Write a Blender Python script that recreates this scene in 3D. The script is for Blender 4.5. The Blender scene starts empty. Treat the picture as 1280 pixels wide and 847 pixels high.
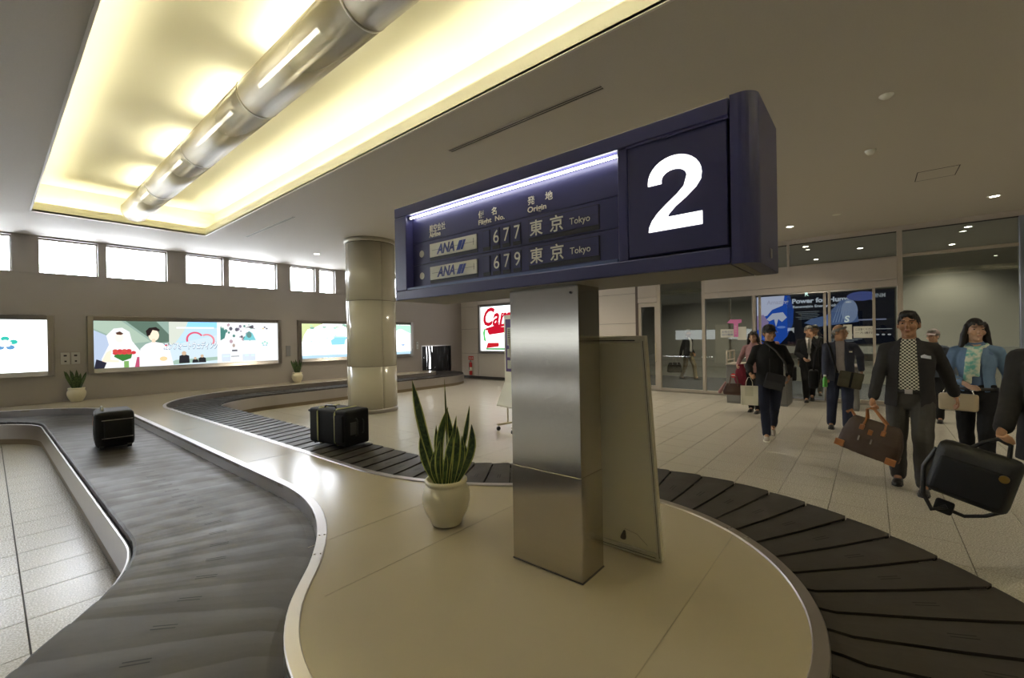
import bpy, bmesh, math, random
import numpy as np
from mathutils import Vector, Matrix, Quaternion
random.seed(7)
PI = math.pi
SKY, COVE, DOWN, CDOWN = 27, 42, 110, 230
S = bpy.context.scene
C = S.collection

# ------------------------------------------------------------ camera
cam_d = bpy.data.cameras.new('camera'); cam = bpy.data.objects.new('camera', cam_d); C.objects.link(cam)
cam_d.sensor_width = 36.0; cam_d.lens = 543.65 / 1280 * 36; cam_d.clip_start = 0.05; cam_d.clip_end = 200
YAW, PIT, ROL = math.radians(50.368), math.radians(-0.181), math.radians(-0.980)
fw = Vector((math.sin(YAW) * math.cos(PIT), math.cos(YAW) * math.cos(PIT), math.sin(PIT)))
rt = Vector((math.cos(YAW), -math.sin(YAW), 0)); up = rt.cross(fw)
r2 = rt * math.cos(ROL) + up * math.sin(ROL); u2 = -rt * math.sin(ROL) + up * math.cos(ROL)
mw = Matrix((r2, u2, -fw)).transposed().to_4x4(); mw.translation = (0, 0, 1.55)
cam.matrix_world = mw
S.camera = cam
CAMP = Vector((0, 0, 1.55))

# ------------------------------------------------------------ world, exposure
S.view_settings.view_transform = 'Standard'; S.view_settings.look = 'None'
S.view_settings.gamma = 1.0; S.view_settings.use_curve_mapping = False
S.view_settings.exposure = 0.0
W = bpy.data.worlds.new('World'); S.world = W; W.use_nodes = True
bg = W.node_tree.nodes['Background']; bg.inputs[0].default_value = (0.93, 0.96, 1.0, 1); bg.inputs[1].default_value = SKY

CEIL = 3.72; XW = 12.1; YW = 12.64; ZD = 0.41; XB = 16.6
XL = -7.5; YN = -8.0

# ------------------------------------------------------------ materials
def nodes(m):
    return m.node_tree.nodes, m.node_tree.links
def mat(name, col, rough=0.5, metal=0.0, var=0.0, vscale=8.0, bump=0.0, bscale=60.0, coat=0.0, emit=0.0, ecol=None, spec=0.5, stretch=None, aniso=0.0, rvar=0.0):
    m = bpy.data.materials.new(name); m.use_nodes = True
    n, l = nodes(m); b = n['Principled BSDF']
    b.inputs['Base Color'].default_value = (*col, 1); b.inputs['Roughness'].default_value = rough
    b.inputs['Metallic'].default_value = metal; b.inputs['Coat Weight'].default_value = coat
    b.inputs['Coat Roughness'].default_value = 0.08
    b.inputs['Specular IOR Level'].default_value = spec; b.inputs['Anisotropic'].default_value = aniso
    if emit:
        b.inputs['Emission Color'].default_value = (*(ecol or col), 1); b.inputs['Emission Strength'].default_value = emit
    tc = n.new('ShaderNodeTexCoord'); mp = n.new('ShaderNodeMapping'); l.new(tc.outputs['Object'], mp.inputs[0])
    if stretch: mp.inputs['Scale'].default_value = stretch
    if var or rvar:
        t = n.new('ShaderNodeTexNoise'); t.inputs['Scale'].default_value = vscale; t.inputs['Detail'].default_value = 5
        l.new(mp.outputs[0], t.inputs['Vector'])
    if var:
        mx = n.new('ShaderNodeMix'); mx.data_type = 'RGBA'
        mx.inputs['A'].default_value = (*[max(0, c * (1 - var)) for c in col], 1)
        mx.inputs['B'].default_value = (*[min(1, c * (1 + var)) for c in col], 1)
        l.new(t.outputs['Fac'], mx.inputs['Factor']); l.new(mx.outputs['Result'], b.inputs['Base Color'])
    if rvar:
        mr = n.new('ShaderNodeMapRange'); mr.inputs['From Min'].default_value = .3; mr.inputs['From Max'].default_value = .7
        mr.inputs['To Min'].default_value = max(0, rough - rvar); mr.inputs['To Max'].default_value = rough + rvar
        l.new(t.outputs['Fac'], mr.inputs['Value']); l.new(mr.outputs[0], b.inputs['Roughness'])
    if bump:
        t2 = n.new('ShaderNodeTexNoise'); t2.inputs['Scale'].default_value = bscale; t2.inputs['Detail'].default_value = 4
        l.new(mp.outputs[0], t2.inputs['Vector'])
        bp = n.new('ShaderNodeBump'); bp.inputs['Strength'].default_value = bump; bp.inputs['Distance'].default_value = 0.01
        l.new(t2.outputs['Fac'], bp.inputs['Height']); l.new(bp.outputs[0], b.inputs['Normal'])
    return m
def emis(name, col, st):
    m = bpy.data.materials.new(name); m.use_nodes = True; n, l = nodes(m)
    n.remove(n['Principled BSDF']); e = n.new('ShaderNodeEmission'); e.inputs[0].default_value = (*col, 1); e.inputs[1].default_value = st
    l.new(e.outputs[0], n['Material Output'].inputs[0]); return m
def glass(name, tint=(1, 1, 1), refl=0.08, rough=0.0):
    # thin architectural pane: clear transmission plus fresnel reflection
    m = bpy.data.materials.new(name); m.use_nodes = True; n, l = nodes(m); n.remove(n['Principled BSDF'])
    t = n.new('ShaderNodeBsdfTransparent'); t.inputs[0].default_value = (*tint, 1)
    g = n.new('ShaderNodeBsdfGlossy'); g.inputs['Roughness'].default_value = rough
    f = n.new('ShaderNodeFresnel'); f.inputs[0].default_value = 1.5
    ml = n.new('ShaderNodeMath'); ml.operation = 'MULTIPLY_ADD'; ml.inputs[1].default_value = 1.5; ml.inputs[2].default_value = refl
    ml.use_clamp = True
    mx = n.new('ShaderNodeMixShader'); l.new(f.outputs[0], ml.inputs[0]); l.new(ml.outputs[0], mx.inputs[0])
    l.new(t.outputs[0], mx.inputs[1]); l.new(g.outputs[0], mx.inputs[2]); l.new(mx.outputs[0], n['Material Output'].inputs[0])
    return m

M = {}
M['ceiling'] = mat('ceiling_board', (.60, .56, .49), .75, var=.06, vscale=90, bump=.25, bscale=220)
M['cove'] = mat('cove_paint', (.85, .82, .64), .7)
M['wall'] = mat('left_wall_paint', (.36, .33, .30), .6, var=.03, vscale=3)
M['panelw'] = mat('cream_wall_panel', (.56, .51, .44), .42, var=.02)
M['seam'] = mat('dark_seam', (.06, .055, .05), .8)
M['fascia'] = mat('beige_metal_fascia', (.50, .45, .39), .38, var=.02)
M['alu'] = mat('beige_aluminium', (.48, .43, .36), .35, metal=.35)
M['steel'] = mat('brushed_steel', (.56, .53, .49), .27, metal=1, var=.04, vscale=3, stretch=(1, 1, 40), bump=.02, bscale=30)
M['steelv'] = mat('brushed_steel_column', (.56, .53, .47), .15, metal=1, var=.06, vscale=4, stretch=(1, 1, 90))
M['trim'] = mat('steel_edging', (.50, .47, .45), .33, metal=1, var=.05, vscale=6, bump=.02, bscale=60)
M['boxframe'] = mat('light_box_steel', (.34, .32, .30), .32, metal=1)
M['kick'] = mat('kick_board', (.25, .20, .13), .5, metal=.3)
M['deck'] = mat('deck_vinyl', (.42, .365, .265), .20, var=.04, vscale=2.5, bump=.035, bscale=4, spec=.6)
M['tile'] = mat('stone_floor_tile', (.49, .46, .385), .27, var=.12, vscale=110, bump=.02, bscale=6, rvar=.04, spec=.55)
M['grout'] = mat('grout', (.20, .185, .15), .8)
M['rubber'] = mat('black_rubber', (.044, .038, .034), .46, var=.25, vscale=5, bump=.05, bscale=30, rvar=.08, spec=.32)
M['slit'] = mat('rubber_slit', (.008, .008, .008), .7)
M['bed'] = mat('belt_bed', (.012, .012, .012), .8)
M['navy'] = mat('navy_enamel', (.050, .050, .150), .34, var=.05, bump=.02, bscale=200)
M['navyd'] = mat('navy_panel', (.036, .036, .115), .40)
M['under'] = mat('sign_underside', (.16, .14, .105), .5)
M['dark'] = mat('near_black', (.015, .015, .02), .5)
M['white2'] = emis('lit_numeral', (1, .985, .9), 2.2)
M['cream_txt'] = mat('cream_lettering', (.80, .77, .62), .6)
M['flapw'] = mat('white_flap', (.78, .77, .66), .5)
M['blue_txt'] = mat('airline_blue', (.03, .045, .22), .5)
M['blue_bar'] = mat('airline_bar_blue', (.02, .05, .30), .5)
M['lamp_w'] = emis('tube_lamp_white', (1, .99, .94), 16)
M['lamp_y'] = emis('tube_lamp_warm', (1, .94, .72), COVE)
M['lamp_c'] = emis('tube_lamp_centre', (1, .94, .72), 14)
M['down'] = emis('downlight_lens', (1, .93, .8), 25)
M['pot'] = mat('ivory_ceramic', (.70, .64, .45), .38, var=.04, bump=.08, bscale=25, coat=.2)
M['soil'] = mat('soil', (.03, .02, .012), .9, bump=.5, bscale=80)
M['board'] = mat('whiteboard_face', (.72, .66, .46), .35, var=.05, vscale=2)
M['boardf'] = mat('whiteboard_frame', (.62, .57, .42), .4)
M['boxblack'] = mat('black_plastic', (.012, .012, .013), .4)
M['pane'] = glass('clear_pane', (.88, .91, .88), .03)
M['winpane'] = glass('window_pane', (.97, .98, 1), .0)
M['colpanel'] = mat('column_panel', (.58, .545, .43), .22, var=.02, coat=.3, spec=.6)
M['carpet'] = mat('corridor_carpet', (.035, .04, .05), .8, var=.2, vscale=60)
M['cwall'] = mat('corridor_wall', (.30, .30, .28), .5, var=.04)
M['duct'] = mat('duct_metal', (.46, .43, .35), .45, metal=.4, var=.05, vscale=4)

# ------------------------------------------------------------ mesh builder
SCR = bpy.data.scenes.new('scratch')
def scratch_eval(ob):      # evaluate one object alone, in a scene of its own
    SCR.collection.objects.link(ob); vl = SCR.view_layers[0]; vl.update(); dg = vl.depsgraph
    return bpy.data.meshes.new_from_object(ob.evaluated_get(dg))
class MB:
    def __init__(s): s.v = []; s.f = []; s.mi = []; s.sm = []
    def add(s, vs, fs, mi=0, sm=False):
        k = len(s.v); s.v += [tuple(v) for v in vs]
        for f in fs: s.f.append([i + k for i in f]); s.mi.append(mi); s.sm.append(sm)
        return s
    def box(s, x0, x1, y0, y1, z0, z1, mi=0, X=None):
        vs = [Vector((x, y, z)) for z in (z0, z1) for y in (y0, y1) for x in (x0, x1)]
        if X is not None: vs = [X @ v for v in vs]
        return s.add(vs, [(0, 2, 3, 1), (4, 5, 7, 6), (0, 1, 5, 4), (2, 6, 7, 3), (0, 4, 6, 2), (1, 3, 7, 5)], mi)
    def bbox(s, x0, x1, y0, y1, z0, z1, b, mi=0, X=None):   # box with chamfered edges
        def sh(v, c): return v
        vs = []; idx = {}
        for ix, x in enumerate((x0, x1)):
            for iy, y in enumerate((y0, y1)):
                for iz, z in enumerate((z0, z1)):
                    sx, sy, sz = (1 if ix == 0 else -1), (1 if iy == 0 else -1), (1 if iz == 0 else -1)
                    for a in range(3):
                        p = Vector((x + (0 if a == 0 else sx * b), y + (0 if a == 1 else sy * b), z + (0 if a == 2 else sz * b)))
                        idx[(ix, iy, iz, a)] = len(vs); vs.append(X @ p if X is not None else p)
        F = []
        for a in range(3):
            o = [i for i in range(3) if i != a]
            for e in (0, 1):
                q = []
                for (p, r) in ((0, 0), (1, 0), (1, 1), (0, 1)):
                    k = [0, 0, 0]; k[a] = e; k[o[0]] = p; k[o[1]] = r; q.append(idx[(*k, a)])
                F.append(q)
        for a in range(3):      # edges along axis a
            o = [i for i in range(3) if i != a]
            for p in (0, 1):
                for r in (0, 1):
                    k0 = [0, 0, 0]; k0[o[0]] = p; k0[o[1]] = r; k1 = list(k0); k1[a] = 1
                    F.append([idx[(*k0, o[0])], idx[(*k1, o[0])], idx[(*k1, o[1])], idx[(*k0, o[1])]])
        for ix in (0, 1):
            for iy in (0, 1):
                for iz in (0, 1): F.append([idx[(ix, iy, iz, a)] for a in range(3)])
        return s.add(vs, F, mi)
    def cyl(s, p0, p1, r0, r1=None, n=12, mi=0, caps=True, sm=True):
        r1 = r0 if r1 is None else r1; p0 = Vector(p0); p1 = Vector(p1); d = (p1 - p0).normalized()
        a = d.orthogonal().normalized(); b = d.cross(a)
        vs = []
        for p, r in ((p0, r0), (p1, r1)):
            for i in range(n): t = 2 * PI * i / n; vs.append(p + (a * math.cos(t) + b * math.sin(t)) * r)
        s.add(vs, [(i, (i + 1) % n, n + (i + 1) % n, n + i) for i in range(n)], mi, sm)
        if caps: s.add(vs[:n], [list(range(n))[::-1]], mi); s.add(vs[n:], [list(range(n))], mi)
        return s
    def tube(s, pts, r, n=8, mi=0, closed=False):
        pts = [Vector(p) for p in pts]; rs = r if isinstance(r, (list, tuple)) else [r] * len(pts); vs = []; a = None
        for k, p in enumerate(pts):
            q0 = pts[max(k - 1, 0)]; q1 = pts[min(k + 1, len(pts) - 1)]
            if closed: q0 = pts[k - 1]; q1 = pts[(k + 1) % len(pts)]
            d = (q1 - q0).normalized()
            a = d.orthogonal().normalized() if a is None else (a - d * a.dot(d)).normalized()
            b = d.cross(a)
            for i in range(n): t = 2 * PI * i / n; vs.append(p + (a * math.cos(t) + b * math.sin(t)) * rs[k])
        F = []; m = len(pts)
        for k in range(m if closed else m - 1):
            k2 = (k + 1) % m
            for i in range(n): F.append((k * n + i, k * n + (i + 1) % n, k2 * n + (i + 1) % n, k2 * n + i))
        s.add(vs, F, mi, True)
        if not closed: s.add(vs[:n], [list(range(n))[::-1]], mi); s.add(vs[-n:], [list(range(n))], mi)
        return s
    def lathe(s, prof, n=32, c=(0, 0, 0), mi=0, sm=True):
        vs = []; F = []
        for r, z in prof:
            for i in range(n): t = 2 * PI * i / n; vs.append((c[0] + r * math.cos(t), c[1] + r * math.sin(t), c[2] + z))
        for k in range(len(prof) - 1):
            for i in range(n): F.append((k * n + i, k * n + (i + 1) % n, (k + 1) * n + (i + 1) % n, (k + 1) * n + i))
        return s.add(vs, F, mi, sm)
    def prism(s, poly, d, X, mi=0):     # polygon in local xy, extruded by d along local z, placed by X
        n = len(poly); vs = [X @ Vector((p[0], p[1], 0)) for p in poly] + [X @ Vector((p[0], p[1], d)) for p in poly]
        s.add(vs, [list(range(n))[::-1], list(range(n, 2 * n))] + [(i, (i + 1) % n, n + (i + 1) % n, n + i) for i in range(n)], mi)
        return s
    def loft(s, rings, mi=0, caps=True, sm=True):
        n = len(rings[0]); vs = [v for r in rings for v in r]; F = []
        for k in range(len(rings) - 1):
            for i in range(n): F.append((k * n + i, k * n + (i + 1) % n, (k + 1) * n + (i + 1) % n, (k + 1) * n + i))
        s.add(vs, F, mi, sm)
        if caps: s.add(rings[0], [list(range(n))[::-1]], mi, sm); s.add(rings[-1], [list(range(n))], mi, sm)
        return s
    def mesh(s, name, mats, fix=True):
        me = bpy.data.meshes.new(name); me.from_pydata(s.v, [], s.f)
        for m in (mats if isinstance(mats, (list, tuple)) else [mats]): me.materials.append(m)
        me.polygons.foreach_set('material_index', s.mi); me.polygons.foreach_set('use_smooth', s.sm)
        if fix:
            bm = bmesh.new(); bm.from_mesh(me); bmesh.ops.recalc_face_normals(bm, faces=bm.faces); bm.to_mesh(me); bm.free()
        me.update(); return me
    def build(s, name, mats, parent=None, fix=True):
        o = bpy.data.objects.new(name, s.mesh(name, mats, fix)); C.objects.link(o)
        if parent is not None: o.parent = parent
        return o
def tag(o, label=None, cat=None, group=None, kind=None):
    if label: o['label'] = label
    if cat: o['category'] = cat
    if group: o['group'] = group
    if kind: o['kind'] = kind
    return o
def thing(name, label, cat, loc=(0, 0, 0), rz=0, group=None, kind=None):
    o = bpy.data.objects.new(name, None); C.objects.link(o); o.location = loc; o.rotation_euler = (0, 0, rz)
    return tag(o, label, cat, group, kind)
def struct(o): o['kind'] = 'structure'; return o
def part(me, name, parent, loc=(0, 0, 0), rz=0):
    o = bpy.data.objects.new(name, me); C.objects.link(o); o.parent = parent; o.location = loc; o.rotation_euler = (0, 0, rz); return o
def frameX(x, y, z):    # plane facing -X: local x -> -Y, local y -> Z, local z -> -X
    return Matrix(((0, 0, -1, x), (-1, 0, 0, y), (0, 1, 0, z), (0, 0, 0, 1)))
def frameY(x, y, z):    # plane facing -Y: local x -> X, local y -> Z, local z -> -Y
    return Matrix(((1, 0, 0, x), (0, 0, -1, y), (0, 1, 0, z), (0, 0, 0, 1)))
def text_into(mb, s, size, X, mi=0, ext=.001, bold=0.0, shear=0.0, sx=1.0, align='LEFT', width=None):
    cu = bpy.data.curves.new('t', 'FONT'); cu.body = s; cu.size = size; cu.extrude = ext; cu.offset = bold; cu.shear = shear
    cu.resolution_u = 3; cu.align_x = align
    ob = bpy.data.objects.new('t', cu); me = scratch_eval(ob)
    if width and len(me.vertices):
        xs = [v.co.x for v in me.vertices]; sx = width / (max(xs) - min(xs))
    mb.add([X @ Vector((v.co.x * sx, v.co.y, v.co.z)) for v in me.vertices], [list(p.vertices) for p in me.polygons], mi)
    bpy.data.objects.remove(ob); bpy.data.curves.remove(cu); bpy.data.meshes.remove(me)
def evalmesh(me, mods, name):
    ob = bpy.data.objects.new('tmp', me)
    for t, kw in mods:
        m = ob.modifiers.new('m', t)
        for k, v in kw.items(): setattr(m, k, v)
    r = scratch_eval(ob); r.name = name
    bpy.data.objects.remove(ob); return r
# ------------------------------------------------------------ carousel paths (island edge / outer belt edge)
def arc(c, rin, rout, a0, a1, n):
    out = []
    for i in range(n + 1):
        t = i / n; a = math.radians(a0 + (a1 - a0) * t)
        ri = rin(t) if callable(rin) else rin; ro = rout(t) if callable(rout) else rout
        if not isinstance(ro, tuple): ro = (ro, ro)
        out.append(((c[0] + ri * math.cos(a), c[1] + ri * math.sin(a)), (c[0] + ro[0] * math.cos(a), c[1] + ro[1] * math.sin(a))))
    return out
st = []
def seg(l):
    global st
    st += l if not st else l[1:]
seg([((-5.0 + 4.25 * i / 8, 11.92), (-5.0 + 4.25 * i / 8, 10.97)) for i in range(9)])
seg(arc((-.75, 9.7), 2.22, 1.27, 90, 0, 24))
seg([((1.47 + .02 * i / 12, 9.7 - 6.1 * i / 12), (.52 + .02 * i / 12, 9.7 - 6.1 * i / 12)) for i in range(13)])
seg(arc((-.8, 3.6), 2.29, 1.34, 0, -41.5, 10))
wr = lambda t: 2.13 if t < .8 else 2.13 - .15 * (t - .8) / .2
seg(arc((1.8, 1.3), 1.18, wr, 138.5, 401.2, 60))
seg(arc((4.43, 3.6), 2.31, lambda t: 1.51 + .06 * t, 221.2, 180, 10))
seg([((2.12 - .07 * i / 12, 3.6 + 5.95 * i / 12), (2.86, 3.6 + 5.95 * i / 12)) for i in range(13)])
seg(arc((4.2, 9.55), 2.16, (1.34, 1.08), 180, 90, 20))
seg([((4.2 + 5.4 * i / 12, 11.71 - .11 * i / 12), (4.2 + 5.4 * i / 12, 10.63)) for i in range(13)])
seg(arc((9.6, 12.2), .6, 1.56, 270, 360, 14))
seg([((10.2, 12.2 + .42 * i / 3), (11.16, 12.2 + .42 * i / 3)) for i in range(4)])
# resample by mid-line arc length
mid = [((a[0] + b[0]) / 2, (a[1] + b[1]) / 2) for a, b in st]
cum = [0.0]
for i in range(1, len(mid)): cum.append(cum[-1] + math.dist(mid[i], mid[i - 1]))
LEN = cum[-1]
def at_s(s):
    s = min(max(s, 0), LEN); k = 0
    lo, hi = 0, len(cum) - 1
    while hi - lo > 1:
        m = (lo + hi) // 2
        if cum[m] <= s: lo = m
        else: hi = m
    t = (s - cum[lo]) / max(cum[hi] - cum[lo], 1e-9)
    a = [st[lo][j][k] * (1 - t) + st[hi][j][k] * t for j in (0, 1) for k in (0, 1)]
    return Vector((a[0], a[1], 0)), Vector((a[2], a[3], 0))
ISL = [a for a, b in st if a[1] <= YW]; OUT = [b for a, b in st]

# ------------------------------------------------------------ carousel
car = thing('baggage_carousel', 'long baggage carousel of black rubber plates winding around a beige raised deck', 'carousel')
wall_y = YW - .002
deck = MB(); top = [(x, y) for x, y in ISL] + [(10.2, wall_y), (-5.0, wall_y)]
n = len(top)
deck.add([(x, y, ZD - .004) for x, y in top] + [(x, y, ZD - .03) for x, y in top], [list(range(n)), list(range(n, 2 * n))[::-1]] + [(i, (i + 1) % n, n + (i + 1) % n, n + i) for i in range(n)])
deck.build('deck', M['deck'], car)
# vinyl sheet seams welded across the deck
sm_ = MB()
for y, x0, x1 in ((2.42, 1.12, 2.42), (.62, 1.0, 2.75), (1.9, .95, 2.55), (4.6, 1.56, 2.04), (7.0, 1.56, 2.0)):
    sm_.box(x0, x1, y, y + .004, ZD - .005, ZD - .0032)
sm_.build('vinyl_seam', mat('seam_weld', (.26, .22, .15), .5), car)
# edging: sections of folded steel with screws
def sweep_path(pts, prof, mb, mi=0, inward=1):
    # pts: (x,y) list; prof: list of (offset to the left of travel, z)
    rings = []
    for i, p in enumerate(pts):
        a = Vector(pts[max(i - 1, 0)]); b = Vector(pts[min(i + 1, len(pts) - 1)])
        d = (b - a).normalized(); nrm = Vector((-d.y, d.x))
        rings.append([Vector((p[0] + nrm.x * o, p[1] + nrm.y * o, z)) for o, z in prof])
    m = len(prof); vs = [v for r in rings for v in r]; F = []
    for k in range(len(rings) - 1):
        for j in range(m - 1): F.append((k * m + j, k * m + j + 1, (k + 1) * m + j + 1, (k + 1) * m + j))
    mb.add(vs, F, mi, False); mb.add(rings[0], [list(range(m))], mi); mb.add(rings[-1], [list(range(m))[::-1]], mi)
islp = [at_s(LEN * i / 420)[0] for i in range(421)]
islp = [(p.x, p.y) for p in islp if p.y < YW - .01]
NS = 14; q = len(islp) // NS
for k in range(NS):
    sg = islp[k * q: (k + 1) * q + 1] if k < NS - 1 else islp[k * q:]
    mb = MB()
    # travel runs left wall -> near -> right; the island lies to the left of travel
    sweep_path(sg, [(0, .20), (0, ZD + .001), (.004, ZD + .005), (.052, ZD + .005), (.056, ZD), (.056, .38), (.012, .38), (.012, .20)], mb)
    mb.build('rim_edging', M['trim'], car)
    for e in (1, -2):
        p = Vector(sg[e]); d = (Vector(sg[e + 1]) - Vector(sg[e - 1])).normalized(); nr = Vector((-d.y, d.x))
        for w in (.014, .042):
            c = p + nr * w; s = MB().cyl((c.x, c.y, ZD + .004), (c.x, c.y, ZD + .0075), .006, n=8); s.build('screw', M['steel'], car)
# bed under the plates
bed = MB(); ss = [at_s(LEN * i / 260) for i in range(261)]
vs = []; F = []
for a, b in ss: vs += [(a.x, a.y, .21), (b.x, b.y, .25)]
for i in range(260): F.append((2 * i, 2 * i + 1, 2 * i + 3, 2 * i + 2))
bed.add(vs, F); bed.build('belt_bed', M['bed'], car)
# skirt: steel face, top lip, kick board
outp = [at_s(LEN * i / 420)[1] for i in range(421)]; outp = [(p.x, p.y) for p in outp if p.y < YW - .01]
q = len(outp) // NS
for k in range(NS):
    sg = outp[k * q: (k + 1) * q + 1] if k < NS - 1 else outp[k * q:]
    mb = MB(); sweep_path(sg, [(-.004, .085), (-.012, .085), (-.012, .312), (-.004, .316), (.004, .312), (.004, .30), (-.004, .30)], mb); mb.build('skirt', M['trim'], car)
mb = MB(); sweep_path(outp, [(0, .0), (-.004, .0), (-.004, .09), (0, .09)], mb); mb.build('kick_board', M['kick'], car)
# plates
PITCH = .2085; NP = int(LEN / PITCH)
ts = [-.03, .06, .13, .5, .93, .97, .984, .988]
def plate(k):
    s0 = k * PITCH; mb = MB(); rows = []
    mid_ = at_s(s0 + PITCH / 2); near = min((mid_[0] - Vector((0, 0, 0))).length, (mid_[1]).length)
    for e in (0, .25, .5, .75, 1):
        row = []
        for t in ts:
            sh = 0.0
            if t < .12: sh = (.12 - t) * .55          # crescent horn at the island side
            if t > .9: sh = (t - .9) * .45            # rounded outer corner
            a, b = at_s(s0 + .0045 + (PITCH - .009) * e + sh)
            p = a + (b - a) * t
            z = .298 + .046 * min(max(t, 0), 1)
            if t > .95: z -= .0 if t < .98 else (.008 if t < .985 else .048)
            if t < 0: z -= .01
            z += .008 * (1 - e) + .0022 * math.sin(PI * e)
            row.append((p.x, p.y, z))
        rows.append(row)
    m = len(ts); vs = [v for r in rows for v in r] + [(v[0], v[1], v[2] - .012) for r in rows for v in r]; F = []
    N = 5 * m
    for r in range(4):
        for j in range(m - 1):
            F.append((r * m + j, r * m + j + 1, (r + 1) * m + j + 1, (r + 1) * m + j))
    for j in range(m - 1):
        F.append((j, N + j, N + j + 1, j + 1)); F.append((4 * m + j, 4 * m + j + 1, N + 4 * m + j + 1, N + 4 * m + j))
    mb.add(vs, F, 0)
    if near < 8:
        for w in (0, 1):    # pair of moulded slits
            q4 = []
            for e, t in ((.42 + .1 * w, .50), (.42 + .1 * w, .60), (.45 + .1 * w, .60), (.45 + .1 * w, .50)):
                a, b = at_s(s0 + .0045 + (PITCH - .009) * e); p = a + (b - a) * t; q4.append((p.x, p.y, .298 + .046 * t + .008 * (1 - e) + .0030))
            mb.add(q4, [(0, 1, 2, 3)], 1)
    o = mb.build('belt_plate', [M['rubber'], M['slit']], car)
for k in range(NP): plate(k)

# ------------------------------------------------------------ floor
def inside(poly, x, y):
    c = False; n = len(poly); j = n - 1
    for i in range(n):
        xi, yi = poly[i]; xj, yj = poly[j]
        if (yi > y) != (yj > y) and x < (xj - xi) * (y - yi) / (yj - yi) + xi: c = not c
        j = i
    return c
OUTPOLY = OUT + [(11.16, 13.2), (-5, 13.2)]
floor = MB().box(XL, XW + .1, YN, YW, -.2, -.012).build('floor', M['grout']); struct(floor)
def tmesh(p):
    g = .0022; b = .0012; z = 0
    mb = MB(); h = p / 2 - g
    mb.add([(-h, -h, -.012), (h, -h, -.012), (h, h, -.012), (-h, h, -.012), (-h, -h, -b), (h, -h, -b), (h, h, -b), (-h, h, -b), (-h + b, -h + b, 0), (h - b, -h + b, 0), (h - b, h - b, 0), (-h + b, h - b, 0)],
           [(0, 1, 5, 4), (1, 2, 6, 5), (2, 3, 7, 6), (3, 0, 4, 7), (4, 5, 9, 8), (5, 6, 10, 9), (6, 7, 11, 10), (7, 4, 8, 11), (8, 9, 10, 11)])
    return mb
cells = []
def grid(x0, p, xa, xb, y0, ya, yb):
    i = math.floor((xa - x0) / p)
    while x0 + i * p < xb:
        j = math.floor((ya - y0) / p)
        while y0 + j * p < yb:
            cx = x0 + (i + .5) * p; cy = y0 + (j + .5) * p
            if xa <= cx - p / 2 + .001 and cx + p / 2 - .001 <= xb and cy + p / 2 < yb: cells.append((cx, cy, p))
            j += 1
        i += 1
grid(.1215, .4115, .1215 - .4115 * 18, .1215 + .4115 * 4, 3.285, YN, YW)
grid(10.975 - .4055 * 23, .4055, .1215 + .4115 * 4, XW + .0, 1.939, YN, YW)
iv = cam.matrix_world.inverted()
def vis(x, y, z=0, mar=20):
    v = iv @ Vector((x, y, z))
    if v.z > -.1: return False
    px = 640 + 543.65 * v.x / -v.z; py = 423.5 - 543.65 * v.y / -v.z
    return -mar < px < 1280 + mar and -mar < py < 847 + mar
vc = [(math.hypot(x, y), x, y, p) for x, y, p in cells if vis(x, y, 0, 40) and not inside(OUTPOLY, x, y)]
vc.sort(); near = set((x, y) for _, x, y, p in vc[:298])
tms = {p: tmesh(p).mesh('tile', M['tile']) for p in (.4115, .4055)}
for _, x, y, p in vc[:298]: part(tms[p], 'tile', floor, (x, y, 0))
rest = MB()
for x, y, p in cells:
    if (x, y) in near: continue
    tm = tmesh(p); rest.add([(a + x, b + y, c) for a, b, c in tm.v], tm.f)
tag(rest.build('far_tiles', M['tile'], floor, fix=False), kind='stuff')

MB().box(.1175, .1255, YN, 10.4, -.012, .0006).build('expansion_joint', M['seam'], floor)
# ------------------------------------------------------------ ceiling with light cove
CX0, CX1, CY1, CY0 = .475, 2.855, 10.38, -5.0
c = MB(); T = .03
for (a, b, d, e) in ((XL, CX0, YN, YW), (CX1, XB, YN, YW), (CX0, CX1, CY1, YW), (CX0, CX1, YN, CY0)):
    c.box(a, b, d, e, CEIL, CEIL + T)
struct(c.build('ceiling', M['ceiling']))
cv = MB(); zt = 4.24; o = .22; f0, f1 = CEIL + T, CEIL + .155
def wl(x0, x1, y0, y1, z0, z1): cv.box(x0, x1, y0, y1, z0, z1)
# upstand that hides the lamps
wl(CX0 - .012, CX0, CY0, CY1, CEIL - .002, f1); wl(CX1, CX1 + .012, CY0, CY1, CEIL - .002, f1); wl(CX0 - .012, CX1 + .012, CY1, CY1 + .012, CEIL - .002, f1); wl(CX0 - .012, CX1 + .012, CY0 - .012, CY0, CEIL - .002, f1)
# trough walls and upper ceiling
wl(CX0 - o - .02, CX0 - o, CY0 - o, CY1 + o, f0, zt); wl(CX1 + o, CX1 + o + .02, CY0 - o, CY1 + o, f0, zt)
wl(CX0 - o, CX1 + o, CY1 + o, CY1 + o + .02, f0, zt); wl(CX0 - o, CX1 + o, CY0 - o - .02, CY0 - o, f0, zt)
wl(CX0 - o - .02, CX1 + o + .02, CY0 - o - .02, CY1 + o + .02, zt, zt + .03)
struct(cv.build('ceiling_cove', M['cove']))
lip = MB()
for (x0, x1, y0, y1) in ((CX0 - .012, CX0 + .01, CY0, CY1), (CX1 - .01, CX1 + .012, CY0, CY1), (CX0, CX1, CY1 - .01, CY1 + .012)):
    lip.box(x0, x1, y0, y1, CEIL - .008, CEIL)
struct(lip.build('trim_1', mat('cove_lip', (.75, .72, .68), .4)))
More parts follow.
